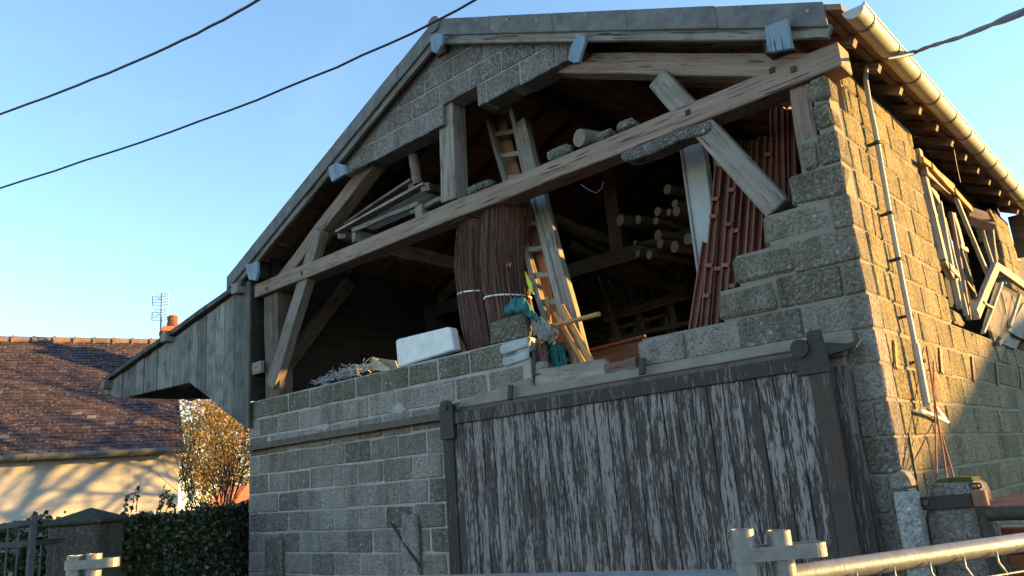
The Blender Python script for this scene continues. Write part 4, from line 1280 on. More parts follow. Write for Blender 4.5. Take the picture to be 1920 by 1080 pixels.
# =================================================================== GATE CORNER (bottom right)
def build_gate():
    t = thing('concrete_post', 'pale chipped concrete post standing at the barn corner', 'concrete post', (.03, -.10, 0))
    mb = MB()
    mb.prism([(-.035, -.15, 0), (.095, -.15, 0), (.085, -.15, 1.40), (-.02, -.15, 1.40)], (0, .13, 0))
    mb.build('shaft', M['cement_pale2'], t, bevel=.012)
    mb = MB()
    mb.prism([(-.025, -.155, 1.405), (.085, -.155, 1.412), (.075, -.155, 1.47), (.05, -.155, 1.515), (.01, -.155, 1.50), (-.025, -.155, 1.49)], (0, .125, 0))
    mb.build('broken_head', M['block'], t, bevel=.015)
    t = thing('gate_pillar', 'squat mossy concrete gate pillar with an iron strap at its top', 'gate pillar', (.25, 0, 0))
    Yp = -.02
    mb = MB()
    mb.prism([(.06, Yp, 0), (.40, Yp, 0), (.375, Yp, 1.37), (.36, Yp, 1.43), (.15, Yp, 1.44), (.13, Yp, 1.38), (.08, Yp, 1.25)], (0, .24, 0))
    mb.build('shaft', M['block'], t, bevel=.02)
    mb = MB(); c = Vector((.26, .08, 1.435)); mb.prism([(.16, Yp + .01, 1.432), (.35, Yp + .01, 1.43), (.34, Yp + .02, 1.45), (.25, Yp + .02, 1.455), (.18, Yp + .02, 1.447)], (0, .18, 0)); mb.build('moss', M['moss'], t)
    strap = MB(); a, b = aty(1722, 945, Yp - .02), aty(1822, 938, Yp - .02)
    strap.bar(a, b, .07, .016, up=(0, 1, 0)); s = strap.build('iron_strap', M['black_iron'], t, bevel=.004)
    mb = MB(); p = aty(1736, 942, Yp - .03); mb.tube([p, p + Vector((0, -.014, 0))], .014, 12); mb.build('bolt', M['rust'], t)
    # gate
    t = thing('rusty_gate', 'rusty steel gate with round hinge post and ring, hung on the pillar', 'gate', (.40, Yp, 0))
    p = aty(1838, 935, Yp)
    hx = p.x
    mb = MB(); mb.tube([(hx + .01, Yp, 0.05), (hx, Yp, p.z + .0)], .034, 14); mb.build('hinge_post', M['gate_dark'], t, smooth=False)
    mb = MB(); mb.tube([(hx, Yp, p.z - .035), (hx - .002, Yp, p.z + .04)], .039, 14); mb.build('collar', M['gate_red'], t)
    rc = aty(1829, 911, Yp); mb = MB()
    pts = []
    for i in range(17):
        a = 2 * math.pi * i / 16
        c, s_ = math.cos(a), math.sin(a)
        pts.append(rc + Vector((.026 * (abs(c) ** .6) * (1 if c > 0 else -1), 0, .012 * (abs(s_) ** .6) * (1 if s_ > 0 else -1))))
    mb.tube(pts, .0055, 8, caps=False); mb.build('ring', M['black_iron'], t, smooth=True)
    a, b = aty(1850, 964, Yp), aty(1945, 960, Yp)
    mb = MB(); mb.tube([a, b, b + (b - a) * 3], .036, 14); mb.build('gate_tube', M['gate_dark'], t, smooth=True)
    P = [aty(1846, 944, Yp), aty(1935, 948, Yp), aty(1935, 948, Yp) + Vector((.3, .0, 0)), atx(1960, 890, .75), aty(1850, 933, Yp) + Vector((.0, .05, 0.0))]
    za = P[0].z
    mb = MB(); mb.prism([Vector((P[0].x, Yp - .01, za - .012)), Vector((P[0].x + .75, Yp - .01, za - .005)), Vector((P[0].x + .75, .60, za + .10)), Vector((P[0].x + .02, .16, za + .02))], (0, 0, -.02))
    mb.build('gate_plate', M['gate_red'], t, bevel=.004)
    a, b = aty(1842, 1032, Yp), aty(1945, 1026, Yp)
    mb = MB(); mb.tube([a, b, b + (b - a) * 3], .03, 14); mb.build('gate_tube', M['gate_dark'], t, smooth=True)
    # brick wall behind the gate
    t = thing('brick_wall', 'low red brick wall with mortar smears seen through the gate', 'brick wall', (.7, .25, 0))
    yb = .30
    mb = MB(); mb.box(.36, 2.6, yb + .006, yb + .11, 0, 1.17); w = mb.build('mortar_bed', M['mortar'], t)
    for r_ in range(17):
        x = .37 - (.11 if r_ % 2 else 0)
        while x < 1.7:
            x0, x1 = max(x, .362), x + .105
            if x1 - x0 > .03:
                block(w, x0, x1, yb - .003, yb + .1, 1.17 - (r_ + 1) * .068 + .005, 1.17 - r_ * .068 - .005, M['brick'], 'brick', jit=.003, bev=.004)
            x += .113
    # steel rods against the wall
    grp = 'thin rusty rods leaning on the side wall'
    for lab, mat, r, a, b in (('upright rusty rod standing on the gate pillar, leftmost of the three', M['rust'], .0055, (1750, 678), (1757, 908)),
                              ('rusty rod leaning left, crossing the upright one', M['rust'], .006, (1737, 650), (1777, 906)),
                              ('third rusty rod fanning out furthest right on the pillar', M['rust'], .006, (1757, 785), (1791, 906)),
                              ('black iron rod leaning by the concrete post', M['black_iron'], .0065, (1703, 812), (1726, 945))):
        t = thing('iron_rod', lab, 'rod', aty(*b, .02), grp)
        B_ = aty(*b, .06 if b[1] < 920 else -.01); A_ = atx(*a, .02)
        mb = MB(); mb.tube([B_, A_], r, 8); mb.build('rod', mat, t, smooth=True)
    # white cable loop
    t = thing('white_conduit', 'bent white plastic conduit loop on the side wall below the pipe', 'conduit', atx(1750, 780, .05))
    mb = MB(); pts = [atx(u, v, .045) for u, v in ((1725, 771), (1738, 774), (1752, 779), (1767, 787), (1776, 791), (1772, 785), (1760, 772), (1753, 762))]
    mb.tube(pts, .0125, 10); mb.build('tube', M['white'], t, smooth=True)
    # rod leaning on the left wall
    t = thing('iron_rod', 'thin black rod leaning on the left block wall near the door', 'rod', aty(785, 1058, -.1), grp)
    mb = MB(); mb.tube([aty(733, 980, -.012), aty(768, 1035, -.06), aty(787, 1062, -.08)], .011, 8); mb.build('rod', M['black_iron'], t)


# =================================================================== TEMPORARY FENCE
def build_fence():
    GAL = M['galv']
    R = .0205
    dR, dL = 1.38, 2.15
    zt = 1.478
    p1, p2 = atd(1390, 992, dR), atd(1459, 994, dR)
    q1, q2 = atd(141, 1041, dL), atd(177, 1038, dL)
    zr = 1.405
    # middle panel (between the two pairs of posts)
    def panel(label, A, B, posts, mesh):
        t = thing('mesh_fence', label, 'fence panel', (A.x, A.y, 0), 'temporary mesh fence panels')
        for p, top in posts:
            mb = MB()
            mb.tube([(p.x, p.y, .05), (p.x, p.y, top)], R, 20, caps=False)
            mb.tube([(p.x, p.y, top), (p.x, p.y, .05)], R - .0025, 20, caps=False)
            n = 20
            mb.poly([(p.x + rr_ * math.cos(2 * math.pi * i / n), p.y + rr_ * math.sin(2 * math.pi * i / n), top) for rr_ in (R, R - .0025) for i in range(n)],
                    [(i, (i + 1) % n, n + (i + 1) % n, n + i) for i in range(n)])
            mb.build('post', GAL, t, smooth=True)
        A = Vector((A.x, A.y, 0)); B = Vector((B.x, B.y, 0))
        d = (B - A); L = d.length; d.normalize()
        mb = MB(); mb.tube([Vector((A.x, A.y, zr)), Vector((B.x, B.y, zr))], R * .9, 20); mb.build('top_rail', GAL, t, smooth=True)
        mb = MB(); mb.tube([Vector((A.x, A.y, .12)), Vector((B.x, B.y, .12))], R * .9, 12); mb.build('bottom_rail', GAL, t, smooth=True)
        nrm = Vector((d.y, -d.x, 0))
        if nrm.dot(Vector((CAM.x, CAM.y, 0)) - A) < 0: nrm = -nrm
        off = nrm * (R + .001) * mesh
        s = .09
        x = .05
        i = 0
        while x < L - .02:
            b = Vector((A.x, A.y, 0)) + d * x + off
            pts = [b + Vector((0, 0, zr - .006)), b + Vector((0, 0, zr - .026)), b + nrm * .014 + Vector((0, 0, zr - .046)), b + Vector((0, 0, zr - .068)), b + Vector((0, 0, .12))]
            mb = MB(); mb.tube(pts, .0024, 6); mb.build('mesh_wire', GAL, t, smooth=True)
            x += s; i += 1
        z = zr - .046
        k = 0
        while z > .2:
            b0 = Vector((A.x, A.y, z)) + off + nrm * .0166; b1 = Vector((B.x, B.y, z)) + off + nrm * .0166
            mb = MB(); mb.tube([b0, b1], .0024, 6); mb.build('mesh_wire', GAL, t, smooth=True)
            z -= .20
        return t
    panel('middle galvanised fence panel running low across the front of the barn door', q2, p1, [(q2, q2.z), (p1, p1.z)], 1)
    e1, e2 = atz(1500, 1077, zr), atz(1920, 1016, zr)
    d = (e2 - e1).normalized()
    B = p2 + d * 3.2
    panel('right galvanised fence panel with wire mesh running away to the right', p2, Vector((B.x, B.y, 0)) , [(p2, p2.z), (Vector((B.x, B.y, 0)), 1.48)], 1)
    e = (q1 - q2).normalized()
    Bq = q1 + Vector((-1.9, .35, 0))
    panel('left galvanised fence panel ending at the left pair of posts', Vector((q1.x, q1.y, 0)), Vector((Bq.x, Bq.y, 0)), [(q1, q1.z), (Vector((Bq.x, Bq.y, 0)), 1.48)], 1) if False else None
    t = thing('mesh_fence', 'end post of the next fence panel, left of the left coupler', 'fence panel', (q1.x, q1.y, 0), 'temporary mesh fence panels')
    mb = MB(); mb.tube([(q1.x, q1.y, .05), (q1.x, q1.y, q1.z)], R, 20, caps=False); mb.tube([(q1.x, q1.y, q1.z), (q1.x, q1.y, .05)], R - .0025, 20, caps=False); mb.build('post', GAL, t, smooth=True)
    # couplers: a flat band looped round both posts
    def coupler(label, a, b, z, ext):
        d = (b - a); d.z = 0; L = d.length; d.normalize()
        n = Vector((-d.y, d.x, 0))
        r = R + .004
        s0, s1 = 0.0, L + ext
        ring = []
        for i in range(13):
            an = math.pi / 2 + math.pi * i / 12
            ring.append((s0 + r * math.cos(an), r * math.sin(an)))
        for i in range(13):
            an = -math.pi / 2 + math.pi * i / 12
            ring.append((s1 + r * math.cos(an), r * math.sin(an)))
        t = thing('fence_coupler', label, 'fence coupler', (a.x, a.y, z), 'couplers clamping the fence posts')
        mb = MB(); m = len(ring); h = .0118
        vs = []
        for rr_ in (1.0, 0.87):
            for zz in (-h, h):
                for (sx, sy) in ring:
                    cx_ = min(max(sx, s0), s1)
                    q = Vector((a.x, a.y, z + zz)) + d * (cx_ + (sx - cx_) * rr_) + n * (sy * rr_)
                    vs.append(q)
        fs = []
        for i in range(m):
            k = (i + 1) % m
            fs += [(i, k, m + k, m + i), (2 * m + k, 2 * m + i, 3 * m + i, 3 * m + k), (m + i, m + k, 3 * m + k, 3 * m + i), (k, i, 2 * m + i, 2 * m + k)]
        mb.poly(vs, fs)
        o = mb.build('band', GAL, t)
        bm = bmesh.new(); bm.from_mesh(o.data); bmesh.ops.recalc_face_normals(bm, faces=bm.faces); bm.to_mesh(o.data); bm.free()
        mb = MB()
        c = Vector((a.x, a.y, z)) + d * (L * .5)
        mb.tube([c - n * (r + .012), c + n * (r + .016)], .006, 8)
        mb.tube([c - n * (r + .002), c - n * (r + .009)], .011, 6)
        mb.build('bolt', GAL, t) if False else None
    coupler('steel coupler band round the right pair of fence posts', p1, p2, atd(1440, 1035, dR).z, .055)
    coupler('steel coupler band round the left pair of fence posts', q1, q2, atd(165, 1057, dL).z, .045)


# =================================================================== HOUSE ON THE LEFT
def build_house():
    E0 = Vector((-14.22, -.57, 0)); D = Vector((.3313, .9435, 0)).normalized(); Nn = Vector((D.y, -D.x, 0))   # Nn faces the street (towards the barn)
    eave_z, run = 2.72, 3.3
    slope = .80
    S0, S1 = -6.0, 2.93
    def P(s, n, z): return E0 + D * s + Nn * n + Vector((0, 0, z))
    t = thing('cottage', 'rendered cottage with brown tile roof and brick chimney beyond the hedge', 'house', P(0, -.2, 0))
    ridge_z = eave_z + slope * run
    mb = MB()
    mb.prism([P(S0, -.22, 0), P(S0, -.22, eave_z - .05), P(S0, -run, ridge_z - .12), P(S0, -2 * run + .22, eave_z - .05), P(S0, -2 * run + .22, 0)], D * (S1 - S0 - .06))
    mb.build('wall', M['render'], t)
    # tiles, course upon course
    tm = MB()
    Ls = math.hypot(run, run * slope); g = .118
    n = int(Ls / g)
    up = Vector((0, 0, 1)); dn = (Nn * run - Vector((0, 0, run * slope))).normalized()     # down the slope
    nrm = D.cross(dn); nrm = nrm if nrm.z > 0 else -nrm
    rr = random.Random(2)
    top = P(0, -run, ridge_z)
    for i in range(n + 1):
        w = .16
        s = S0 + (w / 2 if i % 2 else 0)
        while s < S1:
            a = top + D * s + dn * (Ls - i * g - .17)
            l = .175
            lift0, lift1 = .006, .022 + rr.uniform(-.006, .012)
            w2 = min(w - .004, S1 - s)
            if w2 > .03:
                vs = [a + nrm * lift0, a + D * w2 + nrm * lift0, a + D * w2 + dn * l + nrm * lift1, a + dn * l + nrm * lift1]
                vs += [p - nrm * .013 for p in vs]
                tm.poly(vs, [(0, 1, 2, 3), (3, 2, 6, 7), (1, 5, 6, 2), (0, 3, 7, 4)])
            s += w
    rm, nt, b = mat_new('house_tiles', 0.9, 0, 0.2)
    k = N(nt); w = k.wcoords()
    isl = k.island()
    c = k.ramp(isl, [(0.0, (0.058, 0.037, 0.043)), (0.4, (0.072, 0.045, 0.050)), (0.8, (0.09, 0.057, 0.060)), (0.96, (0.11, 0.072, 0.07)), (1.0, (0.22, 0.18, 0.16))])
    pat = k.noise(w, 1.3, 5, 0.65)
    c = k.mix(k.ramp(pat, [(0.42, 0.0), (0.68, 0.75)]), c, (0.05, 0.034, 0.034))
    lich = k.noise(w, 22, 3, 0.6)
    c = k.mix(k.ramp(lich, [(0.60, 0.0), (0.66, 0.9)]), c, (0.30, 0.265, 0.22))
    k.l(c, b.inputs['Base Color'])
    k.bump(k.noise(w, 60, 3, .6), b, .3, .01)
    tm.build('roof_tiles', rm, t, kind='stuff')
    mb = MB()
    mb.prism([P(S0, 0.0, eave_z - .01), P(S0, -run, ridge_z - .01), P(S0, -2 * run, eave_z - .01), P(S0, -2 * run, eave_z - .09), P(S0, -run, ridge_z - .09), P(S0, 0.0, eave_z - .09)], D * (S1 - S0))
    mb.build('roof_deck', rm, t)
    s = S0
    while s < S1:
        mb = MB(); c0 = P(s, -run, ridge_z + .0)
        mb.tube([c0, c0 + D * .40], .095, 10, r1=.085)
        mb.tube([c0 + D * .0, c0 + D * .05], .112, 10)
        mb.build('ridge_tile', M['ridge'], t)
        s += .385
    # gutter
    mb = MB(); mb.tube([P(S0, .07, eave_z - .07), P(S1 + .03, .07, eave_z - .05)], .06, 10); gt = mb.build('gutter', M['zinc_dark'], t, smooth=True)
    s = S0
    while s < S1:
        mb = MB(); c0 = P(s, .07, eave_z - .065); mb.tube([c0, c0 + D * .03], .068, 10); mb.build('gutter_joint', M['zinc_dark'], gt)
        s += .8
    # chimney
    cb = atd(323, 632, 16.9)
    mb = MB()
    h = .27
    def cbox(mbx, z0, z1, hw, hd):
        vs = [cb + D * a * hw + Nn * b_ * hd + Vector((0, 0, z)) for z in (z0, z1) for a, b_ in ((-1, -1), (1, -1), (1, 1), (-1, 1))]
        mbx.poly(vs, [(0, 1, 2, 3), (7, 6, 5, 4), (0, 4, 5, 1), (1, 5, 6, 2), (2, 6, 7, 3), (3, 7, 4, 0)])
    cbox(mb, -1.2, .08, .21, .25); cbox(mb, .08, .14, .25, .29); cbox(mb, .14, .19, .21, .25)
    ch = mb.build('chimney', M['brick'], t)
    mb = MB(); mb.tube([cb + Vector((0, 0, .19)), cb + Vector((0, 0, .30))], .15, 12, r1=.115); mb.tube([cb + Vector((0, 0, .30)), cb + Vector((0, 0, .47))], .115, 12, r1=.10); mb.build('chimney_pot', M['brick'], ch)
    # antenna
    a0 = atd(300, 648, 16.9); a1 = atd(300, 543, 16.9)
    mb = MB(); mb.tube([a0 - Vector((0, 0, .2)), Vector((a0.x, a0.y, a1.z))], .02, 8)
    mb.bar(a0 + Vector((0, 0, .25)), a0 + D * .35 + Vector((0, 0, .25)), .03, .04)
    an = mb.build('antenna', M['galv'], t)
    c = Vector((a0.x, a0.y, a1.z))
    Rv = RX.copy(); Rv.z = 0; Rv.normalize()
    Fv = -Vector((RZ.x, RZ.y, 0)).normalized()
    for z0, z1 in ((-.28, -.02), (-.62, -.38)):
        mb = MB()
        for i in range(5):
            z = z0 + (z1 - z0) * i / 4
            mb.tube([c + Rv * -.17 + Fv * .06 + Vector((0, 0, z)), c + Vector((0, 0, z)), c + Rv * .17 + Fv * .06 + Vector((0, 0, z))], .006, 5)
        for q in (-1, 1):
            mb.tube([c + Rv * .17 * q + Fv * .06 + Vector((0, 0, z0)), c + Rv * .17 * q + Fv * .06 + Vector((0, 0, z1))], .010, 5)
            mb.tube([c + Rv * .08 * q + Fv * .13 + Vector((0, 0, (z0 + z1) / 2 - .07)), c + Fv * .1 + Vector((0, 0, (z0 + z1) / 2)), c + Rv * .08 * q + Fv * .13 + Vector((0, 0, (z0 + z1) / 2 + .07))], .006, 5)
        mb.build('reflector', M['galv'], an)
    return t


# =================================================================== VEGETATION AND LEFT EDGE
def leaf_mesh(rr, centers, size, up_bias=.2, asp=.5):
    vs, fs = [], []
    for c in centers:
        l = size * rr.uniform(.6, 1.3)
        d = Vector((rr.gauss(0, 1), rr.gauss(0, 1), rr.gauss(0, 1) - up_bias)).normalized()
        s = d.orthogonal().normalized()
        s.rotate(Matrix.Rotation(rr.uniform(0, 6.28), 3, d))
        s *= l * asp
        n = d.cross(s).normalized() * l * .12
        b = len(vs)
        vs += [c, c + d * l * .5 + s + n, c + d * l, c + d * l * .5 - s + n]
        fs += [(b, b + 1, b + 2), (b, b + 2, b + 3)]
    me = bpy.data.meshes.new('leaves'); me.from_pydata([tuple(v) for v in vs], [], fs); me.update()
    return me

def mat_leaf(name, stops, rough=.5, trans=.25):
    m, nt, b = mat_new(name, rough, 0, .4)
    k = N(nt)
    c = k.ramp(k.island(), stops)
    k.l(c, b.inputs['Base Color'])
    if trans:
        tr = k.n('ShaderNodeBsdfTranslucent'); k.l(c, tr.inputs[0])
        mx = k.n('ShaderNodeMixShader'); mx.inputs[0].default_value = trans
        out = [n for n in nt.nodes if n.type == 'OUTPUT_MATERIAL'][0]
        k.l(b.outputs[0], mx.inputs[1]); k.l(tr.outputs[0], mx.inputs[2]); k.l(mx.outputs[0], out.inputs[0])
    return m

def branch(mb, rr, p, d, l, r, lev, maxlev, tips=None, spread=.5, up=.25, n0=5):
    segs = 4 if lev < 2 else 3
    pts = [p.copy()]
    dd = d.copy()
    for i in range(segs):
        dd = (dd + Vector((rr.gauss(0, .10), rr.gauss(0, .10), rr.gauss(0, .06) + up * .12))).normalized()
        pts.append(pts[-1] + dd * l / segs)
    mb.tube(pts, r, 6 if lev == 0 else (4 if lev == 1 else 3), caps=False, r1=r * .45)
    if tips is not None and lev >= maxlev - 1: tips += pts[1:]
    if lev < maxlev:
        nb = n0 if lev == 0 else rr.randint(3, 5)
        for i in range(nb):
            k = rr.uniform(.3, 1.0) if lev else .35 + .65 * (i + .5) / nb
            f = k * segs; j = min(int(f), segs - 1)
            q = pts[j].lerp(pts[j + 1], f - j)
            t_ = (pts[j + 1] - pts[j]).normalized()
            side = t_.orthogonal().normalized(); side.rotate(Matrix.Rotation(rr.uniform(0, 6.28), 3, t_))
            nd = (t_ + side * rr.uniform(spread * .6, spread * 1.3) + Vector((0, 0, up * .4))).normalized()
            branch(mb, rr, q, nd, l * rr.uniform(.45, .7), r * .45 * (1.05 - .4 * k), lev + 1, maxlev, tips, spread, up, n0)

def build_left():
    rr = random.Random(12)
    # gate pillar of stone with pyramid cap
    c = Vector((-6.70, -1.82, 0)); ax = Vector((RX.x, RX.y, 0)).normalized(); ay = Vector((-ax.y, ax.x, 0))
    t = thing('stone_pillar', 'rough stone gate pillar with a mossy pyramid cap in the hedge', 'gate pillar', c)
    mb = MB()
    h = .235
    B4 = [c + ax * a * h + ay * b * h for a, b in ((-1, -1), (1, -1), (1, 1), (-1, 1))]
    mb.prism([p for p in B4], (0, 0, 1.53))
    sh = mb.build('shaft', M['pillar'], t, bevel=.02)
    mb = MB(); h2 = .265
    B4 = [c + ax * a * h2 + ay * b * h2 + Vector((0, 0, 1.53)) for a, b in ((-1, -1), (1, -1), (1, 1), (-1, 1))]
    C4 = [p + Vector((0, 0, .035)) for p in B4]
    mb.poly(B4 + C4 + [c + ax * .03 + Vector((0, 0, 1.675))], [(3, 2, 1, 0), (0, 1, 5, 4), (1, 2, 6, 5), (2, 3, 7, 6), (3, 0, 4, 7), (4, 5, 8), (5, 6, 8), (6, 7, 8), (7, 4, 8)])
    mb.build('cap', M['pillar_cap'], t, bevel=.008)
    # grey metal fence at the far left
    t = thing('metal_fence', 'grey metal bar fence with square post at the far left', 'fence', atd(63, 1080, 6.6))
    d0 = 6.6
    pc = atd(64, 965, d0)
    mb = MB(); mb.box(-.024, .024, -.024, .024, 0, pc.z); mb.build('post', M['fence_grey'], t, bevel=.003, mw=Matrix.Translation((pc.x, pc.y, 0)))
    L1 = atd(-60, 996, d0 - .2); L2 = atd(64, 978, d0)
    R2 = atd(118, 1013, 6.95); M2 = atd(64, 1018, d0); L3 = atd(-60, 1028, d0 - .2)
    mb = MB(); mb.bar(L1, L2, .035, .045); mb.build('rail', M['fence_grey'], t)
    mb = MB(); mb.bar(L3, M2, .035, .045); mb.build('rail', M['fence_grey'], t)
    mb = MB(); mb.bar(M2, R2, .035, .045); mb.build('rail', M['fence_grey'], t)
    for a, b, z_, n_ in ((L3, M2, L1, 6), (M2, R2, None, 2)):
        for i in range(n_):
            p = a.lerp(b, (i + .5) / n_)
            zt = (L1.z + L2.z) / 2 - .02 if z_ is not None else M2.z
            mb = MB(); mb.box(-.006, .006, -.006, .006, .1, zt); mb.build('bar', M['fence_grey'], t, mw=Matrix.Translation((p.x, p.y, 0)))
    # hedge: runs from the left fence past the pillar to the barn corner
    M['leaf_hedge'] = mat_leaf('leaf_hedge', [(0, (.018, .026, .012)), (.45, (.045, .066, .026)), (.78, (.085, .115, .04)), (.88, (.15, .13, .085)), (.95, (.22, .19, .155)), (1, (.34, .30, .27))], .4, .15)
    line = [atd(-120, 985, 8.2), atd(60, 985, 8.0), atd(170, 970, 7.9), atd(260, 968, 8.2), atd(350, 960, 8.9), atd(430, 948, 9.7), atd(500, 940, 10.6)]
    t = thing('hedge', 'dark evergreen hedge with brown leaf flecks between pillar and barn', 'hedge', Vector((line[3].x, line[3].y, 0)))
    cs = []
    for i in range(30000):
        f = rr.uniform(0, len(line) - 1.001); j = int(f); p = line[j].lerp(line[j + 1], f - j)
        top = p.z - .02 + .14 * noise.noise(Vector((f * 2.5, 0, 0))) + .10 * noise.noise(Vector((f * 9, 3, 0)))
        z = top * (1 - rr.random() ** 1.5 * .98)
        depth = rr.uniform(-.3, .3) if z < top - .1 else rr.uniform(-.25, .25)
        bulge = .06 * noise.noise(Vector((f * 4, z * 3, 5)))
        q = Vector((p.x, p.y, z)) + Vector((RZ.x, RZ.y, 0)).normalized() * ((-.32 + abs(rr.gauss(0, .10)) + bulge) if rr.random() < .72 else depth)
        cs.append(q)
    me = leaf_mesh(rr, cs, .058, .35, .42); me.materials.append(M['leaf_hedge'])
    obj('foliage', me, None, t, None, 'stuff')
    # inner mass that stops the light
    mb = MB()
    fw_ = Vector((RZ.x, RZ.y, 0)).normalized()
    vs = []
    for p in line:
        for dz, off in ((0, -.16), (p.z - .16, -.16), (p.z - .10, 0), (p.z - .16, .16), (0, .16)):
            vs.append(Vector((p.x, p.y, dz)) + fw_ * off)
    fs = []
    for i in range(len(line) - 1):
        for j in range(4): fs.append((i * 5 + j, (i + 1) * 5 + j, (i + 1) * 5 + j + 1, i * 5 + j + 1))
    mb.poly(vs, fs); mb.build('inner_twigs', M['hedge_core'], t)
    # sprigs over the hedge top
    sp = MB(); scs = []
    for u, v, h in ((75, 985, .16), (100, 985, .14), (135, 975, .10), (245, 955, .25), (255, 952, .32), (235, 958, .18), (292, 958, .34), (300, 955, .25), (330, 955, .2), (310, 955, .15), (350, 950, .22), (30, 985, .08)):
        p = atd(u, v + 8, 8.2)
        pts = [p]
        dd = Vector((rr.uniform(-.3, .3), rr.uniform(-.3, .3), 1)).normalized()
        for i in range(4):
            dd = (dd + Vector((rr.gauss(0, .15), rr.gauss(0, .15), 0))).normalized(); pts.append(pts[-1] + dd * h / 4)
        sp.tube(pts, .006, 4, caps=False, r1=.003)
        for i in range(8):
            k = rr.uniform(.3, 1) * 3.99; j = int(k); scs.append(pts[j].lerp(pts[j + 1], k - j))
    sp.build('sprig', M['twig_dark'], t, kind='stuff')
    me = leaf_mesh(rr, scs, .06, .1, .4); me.materials.append(M['leaf_hedge']); obj('sprig_leaves', me, None, t, None, 'stuff')
    # bare shrub behind the hedge
    base = atd(398, 985, 11.2); base.z = 0
    t = thing('bare_shrub', 'leafless brown shrub of many thin stems against the golden light', 'shrub', base)
    mb = MB(); tips = []
    for i in range(13):
        a = rr.uniform(0, 6.28)
        d = Vector((math.cos(a) * rr.uniform(.03, .34), math.sin(a) * rr.uniform(.03, .34), 1)).normalized()
        branch(mb, rr, base + Vector((math.cos(a) * .12, math.sin(a) * .12, .9)), d, rr.uniform(1.0, 1.55), rr.uniform(.009, .015), 0, 3, tips, .46, .3, 8)
    mb.build('stems', M['twig_dark'], t, kind='stuff')
    mb = MB(); mb.tube([base, base + Vector((0, 0, 1.0))], .10, 8, r1=.12); mb.build('stool', M['bark'], t)
    me = leaf_mesh(rr, [rr.choice(tips) + Vector((rr.gauss(0, .02),) * 3) for _ in range(260)], .035, .4, .4); me.materials.append(mat_leaf('leaf_brown', [(0, (.05, .03, .018)), (.6, (.13, .075, .035)), (1, (.24, .14, .06))], .7, .3))
    obj('dry_leaves', me, None, t, None, 'stuff')
    # golden trees far behind, lit by the low sun
    gold = mat_leaf('leaf_gold', [(0, (.22, .125, .035)), (.5, (.36, .22, .065)), (.85, (.45, .30, .10)), (1, (.50, .37, .17))], .7, .45)
    for lab, u, v, dep, rx, rz, n in (('round golden tree filling the gap under the canopy', 432, 850, 46, 3.3, 3.6, 9500), ('paler golden tree left of the round one, behind the shrub', 380, 800, 52, 2.4, 4.2, 5200)):
        c = atd(u, v, dep)
        t = thing('golden_tree', lab, 'tree', (c.x, c.y, 0), 'golden trees far behind the hedge')
        mb = MB(); tips = []
        branch(mb, rr, Vector((c.x, c.y, 0)), Vector((0, 0, 1)), c.z * 1.25, .16, 0, 4, tips, .55, .25, 9)
        mb.build('trunk', M['gold_bark'], t)
        cs = []
        while len(cs) < n:
            p = Vector((rr.uniform(-1, 1), rr.uniform(-1, 1), rr.uniform(-1, 1)))
            if p.length > 1: continue
            if p.length < .5 and rr.random() < .5: continue
            q = Vector((p.x * rx, p.y * rx, p.z * rz)) * (1 + .22 * noise.noise(p * 2.1 + Vector((dep, 0, 0))))
            cs.append(c + q)
        me = leaf_mesh(rr, cs, .17, .2, .45); me.materials.append(gold)
        obj('crown', me, None, t, None, 'stuff')
    # low red-tiled outbuilding roof behind the hedge
    p0, p1 = atd(372, 952, 22), atd(480, 930, 24)
    t = thing('outbuilding', 'low outbuilding with red tiled roof just over the hedge', 'outbuilding', (p0.x, p0.y, 0))
    dd = Vector((p1.x - p0.x, p1.y - p0.y, 0)); back = Vector((RZ.x, RZ.y, 0)).normalized() * 2.0
    a, b = Vector((p0.x, p0.y, 1.45)), Vector((p1.x, p1.y, 1.45)) + dd * .4
    mb = MB(); mb.poly([a, b, b + back + Vector((0, 0, .7)), a + back + Vector((0, 0, .7)), a - Vector((0, 0, .1)), b - Vector((0, 0, .1)), b + back + Vector((0, 0, .6)), a + back + Vector((0, 0, .6))], [(0, 1, 2, 3), (7, 6, 5, 4), (0, 4, 5, 1), (1, 5, 6, 2), (2, 6, 7, 3), (3, 7, 4, 0)]); mb.build('roof', M['brick'], t)
    mb = MB(); o = Vector((0, 0, 0)); q = [Vector((p.x, p.y, 0)) for p in (a + back * .1, b + back * .1, b + back * .95, a + back * .95)]
    mb.prism(q, (0, 0, 1.36)); mb.build('wall', M['render'], t)


